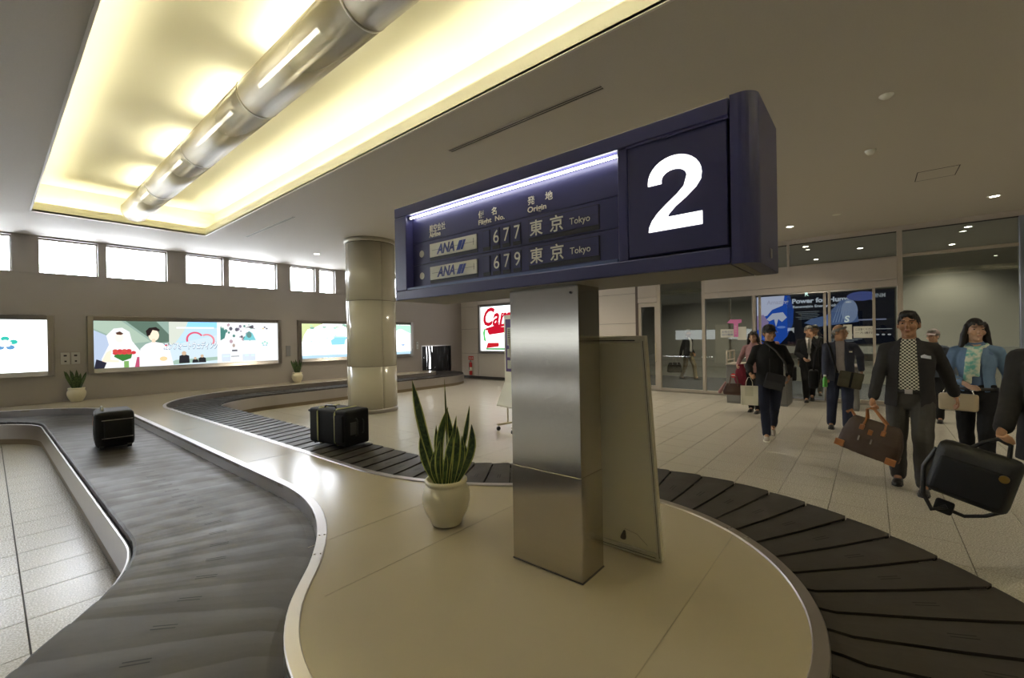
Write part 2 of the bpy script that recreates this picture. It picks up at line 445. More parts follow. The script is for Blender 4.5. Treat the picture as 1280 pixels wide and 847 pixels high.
# fluorescent battens in the troughs
def batten(t, x0, y0, x1, y1, z, m):
    dx, dy = (x1 - x0) / 2, (y1 - y0) / 2; c = Vector(((x0 + x1) / 2, (y0 + y1) / 2, z)) - t.location; D = Vector((dx, dy, 0))
    o = MB().cyl(c - D * .96, c + D * .96, .016, n=8).build('tube', m, t)
    for s_ in (-1, 1): MB().cyl(c + D * .96 * s_, c + D * s_, .018, n=8).build('end_cap', M['pot'], o)
tr = thing('cove_light_strip', 'strip of warm tube lamps behind the long cove edge nearer the blue sign', 'light', (CX1 + .09, 3, f0 + .01))
tr2 = thing('cove_light_strip', 'strip of warm tube lamps behind the left long edge of the cove', 'light', (CX0 - .09, 3, f0 + .01))
tr3 = thing('cove_light_strip', 'short strip of warm tube lamps behind the far edge of the cove', 'light', (1.66, CY1 + .09, f0 + .01))
for t in (tr, tr2): MB().box(-.03, .03, CY0 - 3 + .1, CY1 - 3 - .1, 0, .02).build('tray', M['alu'], t)
MB().box(-1.15, 1.15, -.03, .03, 0, .02).build('tray', M['alu'], tr3)
y = CY1 - .15
while y > CY0 + 1:
    batten(tr, CX1 + .09, y, CX1 + .09, y - 1.2, f0 + .055, M['lamp_y']); batten(tr2, CX0 - .09, y, CX0 - .09, y - 1.2, f0 + .055, M['lamp_y']); y -= 1.24
x = CX0 + .05
for i in range(2): batten(tr3, x, CY1 + .09, x + 1.12, CY1 + .09, f0 + .055, M['lamp_y']); x += 1.16

# ------------------------------------------------------------ long tubular light under the cove
tl = thing('tubular_light', 'long perforated metal light tube hanging along the middle of the ceiling cove', 'light', (1.66, 0, 3.85))
def perforated():
    m = bpy.data.materials.new('perforated_metal'); m.use_nodes = True; n, l = nodes(m); b = n['Principled BSDF']
    b.inputs['Base Color'].default_value = (.52, .48, .38, 1); b.inputs['Metallic'].default_value = .35; b.inputs['Roughness'].default_value = .5
    t = n.new('ShaderNodeBsdfTransparent'); mx = n.new('ShaderNodeMixShader')
    lw = n.new('ShaderNodeLayerWeight'); lw.inputs[0].default_value = .5
    mr = n.new('ShaderNodeMapRange'); mr.inputs['From Min'].default_value = .25; mr.inputs['From Max'].default_value = .95; mr.inputs['To Min'].default_value = .30; mr.inputs['To Max'].default_value = .92
    l.new(lw.outputs['Facing'], mr.inputs['Value']); l.new(mr.outputs[0], mx.inputs[0])
    l.new(t.outputs[0], mx.inputs[1]); l.new(b.outputs[0], mx.inputs[2]); l.new(mx.outputs[0], n['Material Output'].inputs[0]); return m
PERF = perforated(); R = .19
def half(y0, y1, r, a0, a1, n=18, th=.004):
    mb = MB(); vs = []; F = []
    for yy in (y0, y1):
        for rr in (r, r - th):
            for i in range(n + 1):
                a = math.radians(a0 + (a1 - a0) * i / n); vs.append((rr * math.cos(a), yy, rr * math.sin(a)))
    m = n + 1
    for i in range(n):
        F += [(i, i + 1, 2 * m + i + 1, 2 * m + i), (m + i, 3 * m + i, 3 * m + i + 1, m + i + 1), (i, m + i, m + i + 1, i + 1), (2 * m + i, 2 * m + i + 1, 3 * m + i + 1, 3 * m + i)]
    F += [(0, 2 * m, 3 * m, m), (n, m + n, 3 * m + n, 2 * m + n)]
    mb.add(vs, F, 0, True); return mb
y = 9.75; sec = 1.78
while y > -4.2:
    half(y - sec + .006, y - .006, R, 165, 375).build('shell', PERF, tl)
    half(y - .012, y + .012, R + .003, 160, 380).build('joint_band', M['duct'], tl)
    y -= sec
yend = y
ch = MB(); ch.box(.02, .11, yend, 9.7, -.10, -.085); ch.box(.105, .11, yend, 9.7, -.10, .06); ch.box(-.14, .0, yend, 9.7, .06, .068)
ch.build('reflector_channel', M['duct'], tl)
for y_ in (8.5, 6.2, 3.9, 1.6, -.7, -3.0):
    for sx in (.06, .15): MB().cyl((sx, y_, .1), (sx, y_, zt - 3.85), .004, n=6).build('hanger_rod', M['duct'], tl)
y = 9.6
while y > -4:
    batten(tl, 1.60, y, 1.60, y - 1.16, 3.86, M['lamp_c']); batten(tl, 1.68, y, 1.68, y - 1.16, 4.07, M['lamp_y'])
    y -= 1.78

# ------------------------------------------------------------ left wall with clerestory windows
wins = [(-3.6, -2.6), (-2.47, -1.9 + .35), (-1.2, -.2), (-.05, .32), (.67, 1.53), (1.66, 2.71), (3.07, 3.85), (3.98, 5.14), (5.5, 6.22), (6.34, 6.84), (7.2, 8.2), (8.33, 9.2), (9.6, 10.6)]
wins = [(-6.1, -5.3), (-5.2, -4.0), (-3.6, -2.5), (-2.37, -1.75), (-1.4, -.13), (-.01, .32)] + wins[4:]
WZ0, WZ1 = 2.985, 3.69; TH = .26
wb = MB(); OX0, OX1, OZ1 = 10.1, 11.5, 1.28
wb.box(XL, OX0, YW, YW + TH, 0, WZ0); wb.box(OX1, XB, YW, YW + TH, 0, WZ0); wb.box(OX0, OX1, YW, YW + TH, OZ1, WZ0)
wb.box(OX0, OX1, YW, YW + TH, 0, .2)
wb.box(XL, XB, YW, YW + TH, WZ1, CEIL)
e = XL
for a, b in wins: wb.box(e, a, YW, YW + TH, WZ0, WZ1); e = b
wb.box(e, XB, YW, YW + TH, WZ0, WZ1)
struct(wb.build('wall_left', M['wall']))
for i, (a, b) in enumerate(wins):
    w = thing('window_%d' % (i + 1), None, None, ((a + b) / 2, YW + .14, WZ0), kind='structure')
    h = (b - a) / 2; mb = MB(); z1 = WZ1 - WZ0
    mb.box(-h, h, -.02, .02, 0, .025); mb.box(-h, h, -.02, .02, z1 - .03, z1); mb.box(-h, -h + .02, -.02, .02, 0, z1); mb.box(h - .02, h, -.02, .02, 0, z1)
    mb.build('window_frame', M['alu'], w)
    MB().box(-h + .02, h - .02, -.003, .003, .025, z1 - .03).build('pane', M['winpane'], w)
sill = MB().box(XL, 9.9, YW - .012, YW, WZ0 - .012, WZ0 + .006); struct(sill.build('trim_2', M['wall']))
# other enclosing walls
struct(MB().box(XL - .2, XL, YN, YW + TH, 0, CEIL).build('wall_west', M['wall']))
struct(MB().box(XL - .2, XB, YN - .2, YN, 0, CEIL).build('wall_near', M['panelw']))

# ------------------------------------------------------------ baggage opening with strip curtain
op = thing('baggage_hatch', 'dark baggage hatch with black strip curtain at the far right end of the belt', 'hatch', (10.8, YW, .2))
mb = MB(); mb.box(-.74, -.70, -.02, .26, 0, 1.1); mb.box(.70, .74, -.02, .26, 0, 1.1); mb.box(-.74, .74, -.02, .26, 1.08, 1.12); mb.build('frame', M['trim'], op)
mb = MB(); mb.box(-.9, .9, .6, .64, -.2, 1.5); mb.box(-.9, -.86, .26, .64, -.2, 1.5); mb.box(.86, .9, .26, .64, -.2, 1.5); mb.box(-.9, .9, .26, .64, 1.46, 1.5); mb.box(-.9, .9, .0, .64, -.2, .10)
mb.build('tunnel', M['bed'], op)
MB().box(-.25, .45, .55, .59, .2, 1.3).build('daylight_gap', emis('outdoor_glow', (.95, .97, 1), 6), op)
for i in range(11):
    x = -.69 + i * .1265
    sw = .122 if i not in (2, 3) else .10
    m2 = MB(); ring = []
    for j in range(6):
        z = 1.08 - j * .2; off = .012 * math.sin(j * 1.3 + i); ring.append(((x + (.022 * min(j, 3) if i == 3 else 0), .04 + off + .01 * (i % 2), z)))
    vs = []; F = []
    for (a, b, z) in ring: vs += [(a, b, z), (a + sw, b, z), (a + sw, b + .005, z), (a, b + .005, z)]
    for j in range(5):
        for q_ in range(4): F.append((4 * j + q_, 4 * j + (q_ + 1) % 4, 4 * j + 4 + (q_ + 1) % 4, 4 * j + 4 + q_))
    m2.add(vs, F); m2.build('curtain_strip', M['boxblack'], op)

# ------------------------------------------------------------ round column
cc = (5.42, 8.50); RC = .52
col = thing('round_column', 'glossy cream round column with steel base ring beside the far belt', 'column', (cc[0], cc[1], 0)); col['kind'] = 'structure'; del col['category']
MB().cyl((0, 0, 0), (0, 0, CEIL), RC - .012, n=48).build('column_core', M['seam'], col)
def cpanel(z0, z1, a0, a1, r0, r1, n=8):
    mb = MB(); vs = []; F = []
    for z in (z0, z1):
        for r in (r0, r1):
            for i in range(n + 1): a = a0 + (a1 - a0) * i / n; vs.append((r * math.cos(a), r * math.sin(a), z))
    m = n + 1
    for i in range(n):
        F += [(i, i + 1, 2 * m + i + 1, 2 * m + i), (m + i, m + i + 1, 3 * m + i + 1, 3 * m + i), (i, i + 1, m + i + 1, m + i), (2 * m + i, 3 * m + i, 3 * m + i + 1, 2 * m + i + 1)]
    F += [(0, m, 3 * m, 2 * m), (n, 2 * m + n, 3 * m + n, m + n)]
    mb.add(vs, F, 0, True); return mb
a_s = math.radians(-98)
for (z0, z1) in ((.09, .985), (.993, 2.385), (2.393, CEIL - .10)):
    for i in range(4):
        a0 = a_s + i * PI / 2 + .006; cpanel(z0, z1, a0, a0 + PI / 2 - .012, RC, RC - .01, 16).build('panel', M['colpanel'], col)
MB().lathe([(RC - .01, 0), (RC + .012, 0), (RC + .012, .085), (RC, .09), (RC - .01, .09)], 48).build('base_ring', M['trim'], col)
MB().lathe([(RC - .01, CEIL - .085), (RC + .02, CEIL - .085), (RC + .03, CEIL - .06), (RC + .03, CEIL - .001), (RC - .01, CEIL - .001)], 48).build('top_ring', M['duct'], col)

# ------------------------------------------------------------ right wall: cream panels, then glazed front
wr_ = MB().box(XW + .02, XW + .2, 5.30, YW, 0, CEIL).build('wall_right', M['seam']); struct(wr_)
for (y0, y1) in ((11.72, YW), (10.12, 11.72), (8.52, 10.12), (6.92, 8.52), (5.30, 6.92)):
    for (z0, z1) in ((.09, .965), (.965, 1.91), (1.91, 2.78), (2.78, CEIL)):
        MB().bbox(XW - .005, XW + .02, y0 + .004, y1 - .004, z0 + .004, z1 - .004, .002).build('panel', M['panelw'], wr_)
struct(MB().box(XW - .012, XW, 5.30, YW - .001, 0, .09).build('baseboard_right', M['seam']))

front = thing('glazed_front', None, None, (0, 0, 0), kind='structure')
A = M['alu']
def post(y0, y1, z0, z1, x0=XW - .05, x1=XW + .05, m=A, nm='mullion'): MB().bbox(x0, x1, y0, y1, z0, z1, .004).build(nm, m, front)
def pane(y0, y1, z0, z1, x=XW): return MB().box(x - .005, x + .005, y0, y1, z0, z1).build('pane', M['pane'], front)
post(5.22, 5.30, 0, CEIL - .0, m=mat('dark_bronze', (.10, .075, .06), .4))
post(4.57, 4.66, 0, CEIL); post(3.38, 3.46, 0, CEIL)
post(2.21, 2.27, 0, 2.48); post(2.10, 2.15, 0, 2.46, XW + .03, XW + .08)
post(.71, .76, 0, 2.48); post(.80, .85, 0, 2.46, XW + .03, XW + .08); post(-.06, -.01, 0, 2.48)
post(-.50, -.41, 0, CEIL); post(-2.17, -2.09, 0, CEIL, m=mat('blue_grey_post', (.28, .31, .36), .3, metal=.5)); post(-4.6, -4.5, 0, CEIL); post(-6.6, -6.5, 0, CEIL); post(1.48, 1.53, 3.09, CEIL - .08)
# fascia boxes
for (y0, y1) in ((4.66, 5.22), (-.41, 3.38)):
    for (z0, z1) in ((2.63, 3.085), (2.48, 2.622)):
        MB().bbox(XW - .06, XW + .06, y0, y1, z0, z1, .003).build('fascia_panel', M['fascia'], front)
MB().box(XW - .055, XW + .055, YN, 5.3, CEIL - .10, CEIL).build('head_rail', M['fascia'], front)
MB().box(XW - .03, XW + .03, YN, 5.3, CEIL - .115, CEIL - .10).build('head_seal', M['seam'], front)
for (y0, y1) in ((-2.09, -.5), (-4.5, -2.17), (-6.5, -4.6), (3.46, 4.57)): MB().bbox(XW - .04, XW + .04, y0, y1, 3.075, 3.135, .003).build('transom', A, front)
MB().box(XW - .03, XW + .03, -.41, 3.38, 3.085, 3.11).build('transom', A, front)
for (y0, y1) in ((4.66, 5.22), (3.46, 4.57), (2.27, 3.38), (-.41, -.06), (-2.09, -.5), (-4.5, -2.17), (-6.5, -4.6), (-.01, .71)):
    MB().bbox(XW - .045, XW + .045, y0, y1, 0, .07, .003).build('bottom_rail', A, front)
# glazing
pane(3.46, 4.57, .07, 3.08); pane(3.46, 4.57, 3.135, CEIL - .1)
pane(2.30, 3.38, .07, 2.48); pane(-.01, .71, .07, 2.46, XW + .0); pane(-.41, -.06, .07, 2.48)
pane(-.41, 1.48, 3.11, CEIL - .1); pane(1.53, 3.38, 3.11, CEIL - .1); pane(4.66, 5.22, 3.085, CEIL - .1)
for (y0, y1) in ((-2.09, -.5), (-4.5, -2.17), (-6.5, -4.6)): pane(y0, y1, .07, 3.075); pane(y0, y1, 3.135, CEIL - .1)
pane(.85, 1.55, .04, 2.44, XW + .055)   # parked sliding leaf
pane(YN, -6.6, 0, CEIL - .1)
# hinged door beside the cream wall
dr = thing('door_1', None, None, (XW, 4.94, 0), kind='structure')
mb = MB()
for (y0, y1, z0, z1) in ((-.28, -.20, 0, 2.47), (.20, .28, 0, 2.47), (-.2, .2, 2.36, 2.47), (-.2, .2, 0, .12)): mb.box(-.03, .03, y0, y1, z0, z1)
mb.build('door_frame', A, dr); MB().box(-.004, .004, -.2, .2, .12, 2.36).build('pane', M['pane'], dr)
h = MB(); h.tube([(-.03, -.23, 1.32), (-.08, -.23, 1.32), (-.08, -.23, .80), (-.03, -.23, .80)], .014, 8); h.build('door_handle', M['boardf'], dr)
mb = MB()
# second inner leaf frame behind the fixed glass
for (y0, y1, z0, z1) in ((2.78, 2.83, .07, 2.45),): mb.box(XW + .05, XW + .08, y0, y1, z0, z1)
mb.build('mullion', A, front)

# corridor behind the glass
struct(MB().box(XW + .1, XB, YN, YW, -.2, 0).build('floor_corridor', M['carpet']))
struct(MB().box(XB, XB + .2, YN, YW, 0, CEIL).build('wall_corridor', M['cwall']))
struct(MB().box(XW + .2, XB, 8.0, 8.2, 0, CEIL).build('wall_corridor_end', M['cwall']))
# ------------------------------------------------------------ steel pillar and flight sign on the deck
pil = thing('steel_pillar', 'brushed steel square pillar carrying the blue number 2 sign', 'pillar', (1.83, 1.24, ZD))
H_ = 1.79 - ZD
mb = MB(); mb.bbox(-.10, .10, -.205, .205, .004, .485, .0006); mb.build('lower_casing', M['steelv'], pil)
mb = MB(); mb.bbox(-.0985, .0985, -.2035, .2035, .4852, H_, .0006); mb.build('upper_casing', M['steelv'], pil)
MB().box(-.103, .103, -.208, .208, 0, .005).build('base_seal', M['seam'], pil)
MB().cyl((-.099, -.165, H_ - .035), (-.104, -.165, H_ - .035), .006, n=8).build('screw', M['seam'], pil)
Y0, Y1, Z0, Z1, SX0, SX1 = .29, 2.315, 1.792, 2.372, 1.65, 2.06
sg = thing('flight_information_sign', 'dark blue enamel arrivals sign with big white 2 on the steel pillar', 'sign', (0, 0, 0))
def rr_prism(y0, y1, z0, z1, name, m, x0=SX0, x1=SX1, parent=sg, b=.004): return MB().bbox(x0, x1, y0, y1, z0, z1, b).build(name, m, parent)
# body: end cap with rounded vertical corner, front frame members, back and top
cap = MB(); pts = []
yc = Y0; r = .055; yj = .372
pts = [(SX0, yj), (SX0, yc + r)] + [(SX0 + r - r * math.cos(a), yc + r - r * math.sin(a)) for a in [PI / 2 * i / 8 for i in range(1, 9)]] + [(SX1 - .01, yc), (SX1, yc + .01), (SX1, yj)]
n = len(pts); cap.add([(x, y, Z0) for x, y in pts] + [(x, y, Z1 + .004) for x, y in pts], [list(range(n)), list(range(n, 2 * n))] + [(i, (i + 1) % n, n + (i + 1) % n, n + i) for i in range(n)])
cap.build('end_cap', M['navy'], sg)
MB().bbox(1.87, 1.895, Y0 - .004, Y0 + .002, 1.832, 1.868, .002).build('key_plate', M['trim'], sg)
rr_prism(yj + .003, Y1, 2.31, Z1, 'top_rail', M['navy'])
rr_prism(yj + .003, Y1, Z0 + .002, 1.852, 'bottom_rail', M['navy'])
rr_prism(2.20, Y1, 1.852, 2.31, 'side_rail', M['navy'])
rr_prism(.755, .80, 1.852, 2.31, 'divider', M['navy'], SX0 + .012, SX1)
MB().box(SX0 + .07, SX1, .385, 2.2, 1.852, 2.31).build('housing', M['navyd'], sg)
MB().box(SX0 + .004, SX1 - .004, yj + .006, Y1 - .004, Z0 - .0005, Z0 + .002).build('underside', M['under'], sg)
MB().box(SX0 + .004, SX1 - .004, Y0 + .05, yj - .002, Z0 - .0008, Z0).build('cap_underside', M['under'], sg)
# number panel
rr_prism(.383, .752, 1.862, 2.302, 'number_panel', M['navyd'], SX0 + .008, SX0 + .07, b=.003)
MB().box(SX0 + .002, SX0 + .01, .378, .757, 2.300, 2.308).build('panel_bead', M['navy'], sg)
num = MB()
def two(X, h, w):   # heavy grotesque 2 drawn from arcs
    o = []; cx, cy, r = .5 * w, h - .31 * h, .5 * w
    th = .265 * w
    outer = [(cx + r * math.cos(math.radians(a)), cy + .31 * h * math.sin(math.radians(a))) for a in range(180, -1, -12)]
    inner = [(cx + (r - th) * math.cos(math.radians(a)), cy + (.31 * h - th * .98) * math.sin(math.radians(a))) for a in range(0, 181, 12)]
    # outer bowl then down to the foot
    right = [(w * .985, cy - .09 * h), (w * .90, cy - .18 * h), (w * .72, cy - .29 * h), (w * .52, h * .30), (w * .40, h * .215), (w * .37, h * .175), (w, h * .175), (w, 0), (0, 0)]
    left = [(w * .015, h * .07), (w * .07, h * .155), (w * .18, h * .25), (w * .36, h * .36), (w * .56, h * .47), (w * .68, h * .555), (w * .735, cy)]
    poly = [(0, cy - .04 * h)] + outer + right + left + inner[1:] + [(th, cy - .04 * h)]
    return poly
poly = two(None, .275, .20)
num.prism([(x, y) for x, y in poly], .003, frameX(SX0 + .0075, .668, 1.950)); num.build('numeral', M['white2'], sg)
# flight rows (recessed face at FX)
FX = SX0 + .055
MB().box(FX - .002, FX + .02, .80, 2.2, 2.142, 2.31).build('header_panel', M['navyd'], sg)
for z0, z1 in ((2.006, 2.139), (1.868, 2.003)): MB().box(FX - .002, FX + .02, .80, 2.2, z0, z1).build('row_panel', M['navyd'], sg)
led = MB().box(FX - .05, FX, .80, 2.2, 1.852, 1.866).build('ledge', mat('ledge_blue', (.10, .14, .32), .35), sg)
LX = (SX0 + .03, 1.495, 2.296)
lt = MB().cyl((LX[0], LX[1] - .69, LX[2]), (LX[0], LX[1] + .69, LX[2]), .006, n=8).build('lamp_tube', M['lamp_w'], sg)
for s_ in (-1, 1): MB().cyl((LX[0], LX[1] + .69 * s_, LX[2]), (LX[0], LX[1] + .70 * s_, LX[2]), .009, n=8).build('end_cap', M['flapw'], lt)
def word(s, y, z, size, m, bold=0, shear=0, width=None, x=FX - .004, parent=sg, name='lettering', d=.0008):
    mb = MB(); text_into(mb, s, size, frameX(x, y, z), ext=d, bold=bold, shear=shear, width=width); return mb.build(name, m, parent, fix=False)
CT = M['cream_txt']
word('航空会社', 2.037, 2.190, .047, CT, width=.140); word('Airline', 2.037, 2.157, .040, CT, width=.10, bold=.0007)
word('便', 1.630, 2.198, .042, CT, bold=.0006); word('名', 1.535, 2.198, .042, CT, bold=.0006); word('Flight  No.', 1.632, 2.160, .036, CT, width=.185, bold=.0007)
word('発', 1.295, 2.200, .044, CT, bold=.0006); word('地', 1.190, 2.200, .044, CT, bold=.0006); word('Origin', 1.297, 2.160, .038, CT, width=.112, bold=.0007)
for r_, (zb, zt_, num_) in enumerate(((2.018, 2.115, '677'), (1.884, 1.979, '679'))):
    MB().box(FX - .004, FX, 1.640, 2.035, zb - .002, zt_ + .002).build('airline_window', M['dark'], sg)
    mb = MB(); mb.box(FX - .010, FX - .004, 1.645, 2.030, zb + .018, zt_); mb.box(FX - .0105, FX - .010, 1.66, 2.01, (zb + .018 + zt_) / 2 - .0007, (zb + .018 + zt_) / 2 + .0007, 1)
    mb.box(FX - .0107, FX - .010, 1.663, 1.665, zb + .04, zt_ - .02, 1)
    mb.build('airline_flap', [M['flapw'], M['dark']], sg)
    mb = MB(); text_into(mb, 'ANA', .078, frameX(FX - .0115, 1.962, zb + .031), ext=.0005, bold=.002, shear=.28, width=.15)
    mb.build('airline_name', M['blue_txt'], sg, fix=False)
    mb = MB(); X = frameX(FX - .0112, 1.800, zb + .029)
    mb.prism([(0, 0), (.030, 0), (.056, .052), (.026, .052)], .0007, X); mb.prism([(.034, 0), (.052, 0), (.078, .052), (.060, .052)], .0007, X)
    mb.build('airline_bar', M['blue_bar'], sg)
    mb = MB(); mb.cyl((FX - .004, 2.114, zb + .052), (FX - .001, 2.114, zb + .052), .021, n=20); mb.build('status_lamp', mat('status_lamp', (.62, .60, .52), .35), sg)
    for j, yy in enumerate((1.600, 1.532, 1.462, 1.392)):
        MB().box(FX - .004, FX - .0015, yy - .052, yy, zb - .004, zt_ + .008).build('digit_window', M['dark'], sg)
        mb = MB(); mb.box(FX - .007, FX - .004, yy - .048, yy - .004, zb + .015, zt_ + .004); mb.build('digit_flap', M['navyd'], sg)
        if j: word(num_[j - 1], yy - .007, zb + .027, .098, M['flapw'], x=FX - .0075, width=.038, bold=.0)
    MB().box(FX - .004, FX - .0015, .905, 1.292, zb - .004, zt_ + .008).build('origin_window', M['dark'], sg)
    mb = MB(); mb.box(FX - .007, FX - .004, .909, 1.288, zb + .018, zt_ + .004); mb.box(FX - .0073, FX - .007, .92, 1.28, zb + .062, zb + .0632, 1); mb.build('origin_flap', [M['navyd'], M['dark']], sg)
    word('東', 1.283, zb + .030, .080, M['flapw'], x=FX - .008, bold=.001); word('京', 1.165, zb + .030, .080, M['flapw'], x=FX - .008, bold=.001)
    word('Tokyo', 1.055, zb + .040, .043, M['flapw'], x=FX - .008, width=.105)

# ------------------------------------------------------------ leaning whiteboard behind the pillar
wbd = thing('whiteboard', 'dirty cream whiteboard on edge leaning against the back of the steel pillar', 'board', (2.155, .822, ZD + .004), 0)
lean = Matrix.Rotation(math.atan2(-.17, 1.13), 4, 'Y')
BW, BH = .84, 1.145
def bq(x0, x1, y0, y1, z0, z1, nm, m, b=.002): return MB().bbox(x0, x1, y0, y1, z0, z1, b, X=lean).build(nm, m, wbd)
bq(-.012, .012, .02, BW - .02, .04, BH - .03, 'face', M['board'])
bq(-.017, .016, 0, .024, 0, BH, 'frame_rail', M['boardf']); bq(-.017, .016, BW - .024, BW, 0, BH, 'frame_rail', M['boardf'])
bq(-.017, .016, .024, BW - .024, 0, .035, 'frame_rail', M['boardf']); bq(-.017, .016, .024, BW - .024, BH - .028, BH, 'frame_rail', M['boardf'])
bq(-.020, -.017, .05, BW - .05, BH - .020, BH - .015, 'groove', M['seam'], .0005); bq(-.0185, -.017, .03, BW - .03, .014, .017, 'groove', M['seam'], .0004)
bq(-.0185, -.017, .010, .013, .02, BH - .02, 'groove', M['seam'], .0004)
mb = MB(); mb.lathe([(.0, .055), (.006, .045), (.014, .015), (.015, .004), (.0, .0)], 12); MBm = mb
vs = [lean @ (Matrix.Translation((-.022, .20, .075)) @ Matrix.Rotation(.25, 4, 'X') @ Vector(v)) for v in mb.v]; mb.v = [tuple(v) for v in vs]
mb.build('rubber_foot', mat('brown_rubber', (.10, .075, .04), .6), wbd)
mb = MB().tube([lean @ Vector((-.015, .19, .13)), lean @ Vector((-.02, .12, .12)), lean @ Vector((-.016, .07, .07))], .0015, 5); mb.build('tape_stain', mat('old_tape', (.42, .36, .22), .6), wbd)
mb = MB(); mb.cyl(lean @ Vector((-.03, .36, BH + .02)), lean @ Vector((.0, .36, BH + .02)), .03, n=14); mb.build('hook', M['boxblack'], wbd)

# ------------------------------------------------------------ snake plants in ivory pots
def leafmat():
    m = bpy.data.materials.new('snake_leaf'); m.use_nodes = True; n, l = nodes(m); b = n['Principled BSDF']; b.inputs['Roughness'].default_value = .38
    tc = n.new('ShaderNodeTexCoord'); t = n.new('ShaderNodeTexNoise'); t.inputs['Scale'].default_value = 22; t.inputs['Distortion'].default_value = 1.5; l.new(tc.outputs['Object'], t.inputs['Vector'])
    r = n.new('ShaderNodeValToRGB'); r.color_ramp.elements[0].position = .4; r.color_ramp.elements[0].color = (.018, .045, .012, 1); r.color_ramp.elements[1].position = .62; r.color_ramp.elements[1].color = (.075, .13, .035, 1)
    l.new(t.outputs['Fac'], r.inputs[0]); l.new(r.outputs[0], b.inputs['Base Color']); return m
LEAF = leafmat(); EDGE = mat('leaf_margin', (.50, .52, .14), .4)
def leaf(base, tip, w, bend, parent, twist=0.0, face=(0, -1, 0), edge=True):
    base, tip = Vector(base), Vector(tip); f = Vector(face).normalized(); mb = MB(); N = 12; rows = []
    for i in range(N + 1):
        t = i / N; c = base.lerp(tip, t) + Vector(bend) * math.sin(PI * t)
        ww = w * (.42 + .58 * math.sin(PI * min(t / .85, 1) * .5) ** 1.2) if t < .62 else w * (1 - ((t - .62) / .38) ** 2.0) + .0006
        if t < .62: ww = w * (.40 + .60 * math.sin(PI / 2 * t / .62))
        d = (tip - base).normalized(); side = d.cross(f).normalized(); nn = side.cross(d)
        a = twist * t; s_ = side * math.cos(a) + nn * math.sin(a); nz = nn * math.cos(a) - side * math.sin(a)
        cup = .22 * ww; th = .0035 * (1.15 - t)
        row = []
        for u in (-1, -.70, 0, .70, 1): row.append(c + s_ * u * ww - nz * cup * (1 - u * u) + nz * th * (1 if abs(u) < .9 else .2))
        for u in (1, .70, 0, -.70, -1): row.append(c + s_ * u * ww - nz * cup * (1 - u * u) - nz * th * (1 if abs(u) < .9 else .2))
        rows.append(row)
    vs = [v for r in rows for v in r]; 
    for k in range(N):
        for j in range(10):
            j2 = (j + 1) % 10
            mi = 1 if (edge and (j in (0, 3, 4, 5, 8, 9))) else 0
            s0 = len(mb.v)
            mb.add([rows[k][j], rows[k][j2], rows[k + 1][j2], rows[k + 1][j]], [(0, 1, 2, 3)], mi, True)
    o = mb.build('leaf', [LEAF, EDGE], parent)
    bm = bmesh.new(); bm.from_mesh(o.data); bmesh.ops.remove_doubles(bm, verts=bm.verts, dist=1e-5); bmesh.ops.recalc_face_normals(bm, faces=bm.faces); bm.to_mesh(o.data); bm.free()
    return o
POTP = [(.0, .0), (.070, .0), (.078, .004), (.082, .014), (.088, .03), (.102, .058), (.114, .088), (.122, .118), (.127, .15), (.127, .178), (.122, .203), (.113, .224), (.106, .234), (.104, .240), (.110, .247), (.115, .256), (.114, .268), (.107, .275), (.099, .270), (.096, .25), (.094, .225), (.0, .222)]
def plant(name, label, loc, sc, leaves, group=None):
    t = thing(name, label, 'plant', loc, 0, group)
    mb = MB().lathe([(r * sc * 1.14, z * sc * 1.02) for r, z in POTP], 40); mb.build('pot', M['pot'], t)
    MB().cyl((0, 0, .222 * sc), (0, 0, .232 * sc), .106 * sc, n=24).build('soil', M['soil'], t)
    return t
c_ = Vector((1.805, 2.045, ZD))
p1 = plant('snake_plant', 'large variegated snake plant in a round ivory pot on the deck beside the steel pillar', c_, 1.0, None)
# leaf tips given as offsets: side (toward the picture's left is -x), height
rv = Vector((.745, -.667, 0)); fv = Vector((.667, .745, 0))
def LP(s, z, d=0): return rv * s + fv * d + Vector((0, 0, z))
spec = [(-.03, -.195, .735, .0, .024, -.015, 0.2, 0), (-.04, -.135, .50, .02, .020, -.045, .1, -.01), (-.005, .02, .615, .02, .022, -.045, -.3, .02), (.0, .045, .46, -.03, .022, -.01, .2, -.03),
        (.02, .015, .60, .02, .016, .02, -.2, .03), (.035, .155, .615, .04, .013, .015, .3, .02), (.045, .165, .50, .02, .023, .045, .3, 0), (.03, .075, .50, -.02, .020, .012, -.15, -.03),
        (-.01, -.055, .50, .04, .013, -.02, .3, .03), (-.03, -.065, .36, -.03, .014, -.03, -.2, -.03), (-.045, -.17, .50, .05, .006, -.01, 0, .04), (.01, .000, .735, .01, .005, .004, 0, .01), (.05, .12, .38, .05, .015, .035, .4, .03),
        (-.015, .005, .34, -.05, .013, .0, 0, -.04), (.035, .10, .44, -.01, .014, .03, .5, -.02), (-.025, -.03, .42, .0, .014, -.02, .1, -.05), (.0, .07, .56, .0, .014, .0, .1, .04)]
for (bs, tsd, tz, td, w, bd, tw, b2) in spec:
    leaf(LP(bs, .215, b2 * .8), LP(tsd, tz + .10 if tz < .62 else tz + .155, td), w * 1.15, tuple(rv * bd), p1, tw, face=tuple(-fv))
def small_plant(label, x, y, sc):
    t = plant('potted_succulent', label, (x, y, ZD), sc, None)
    for i in range(9):
        a = i * 2.4; r = .03 + .016 * (i % 3); le = (.36 + .08 * ((i * 7) % 5) / 4)
        leaf((r * .6 * math.cos(a), r * .6 * math.sin(a), .21 * sc), (r * 3.2 * math.cos(a) - .03, r * 3.2 * math.sin(a), .21 * sc + le), .026, (0, 0, 0), t, .2, face=(math.cos(a), math.sin(a), 0) if i % 2 else (0, -1, 0), edge=False)
    return t
small_plant('small green plant in a cream bowl pot below the two wall boxes', 1.145, 12.42, 1.0)
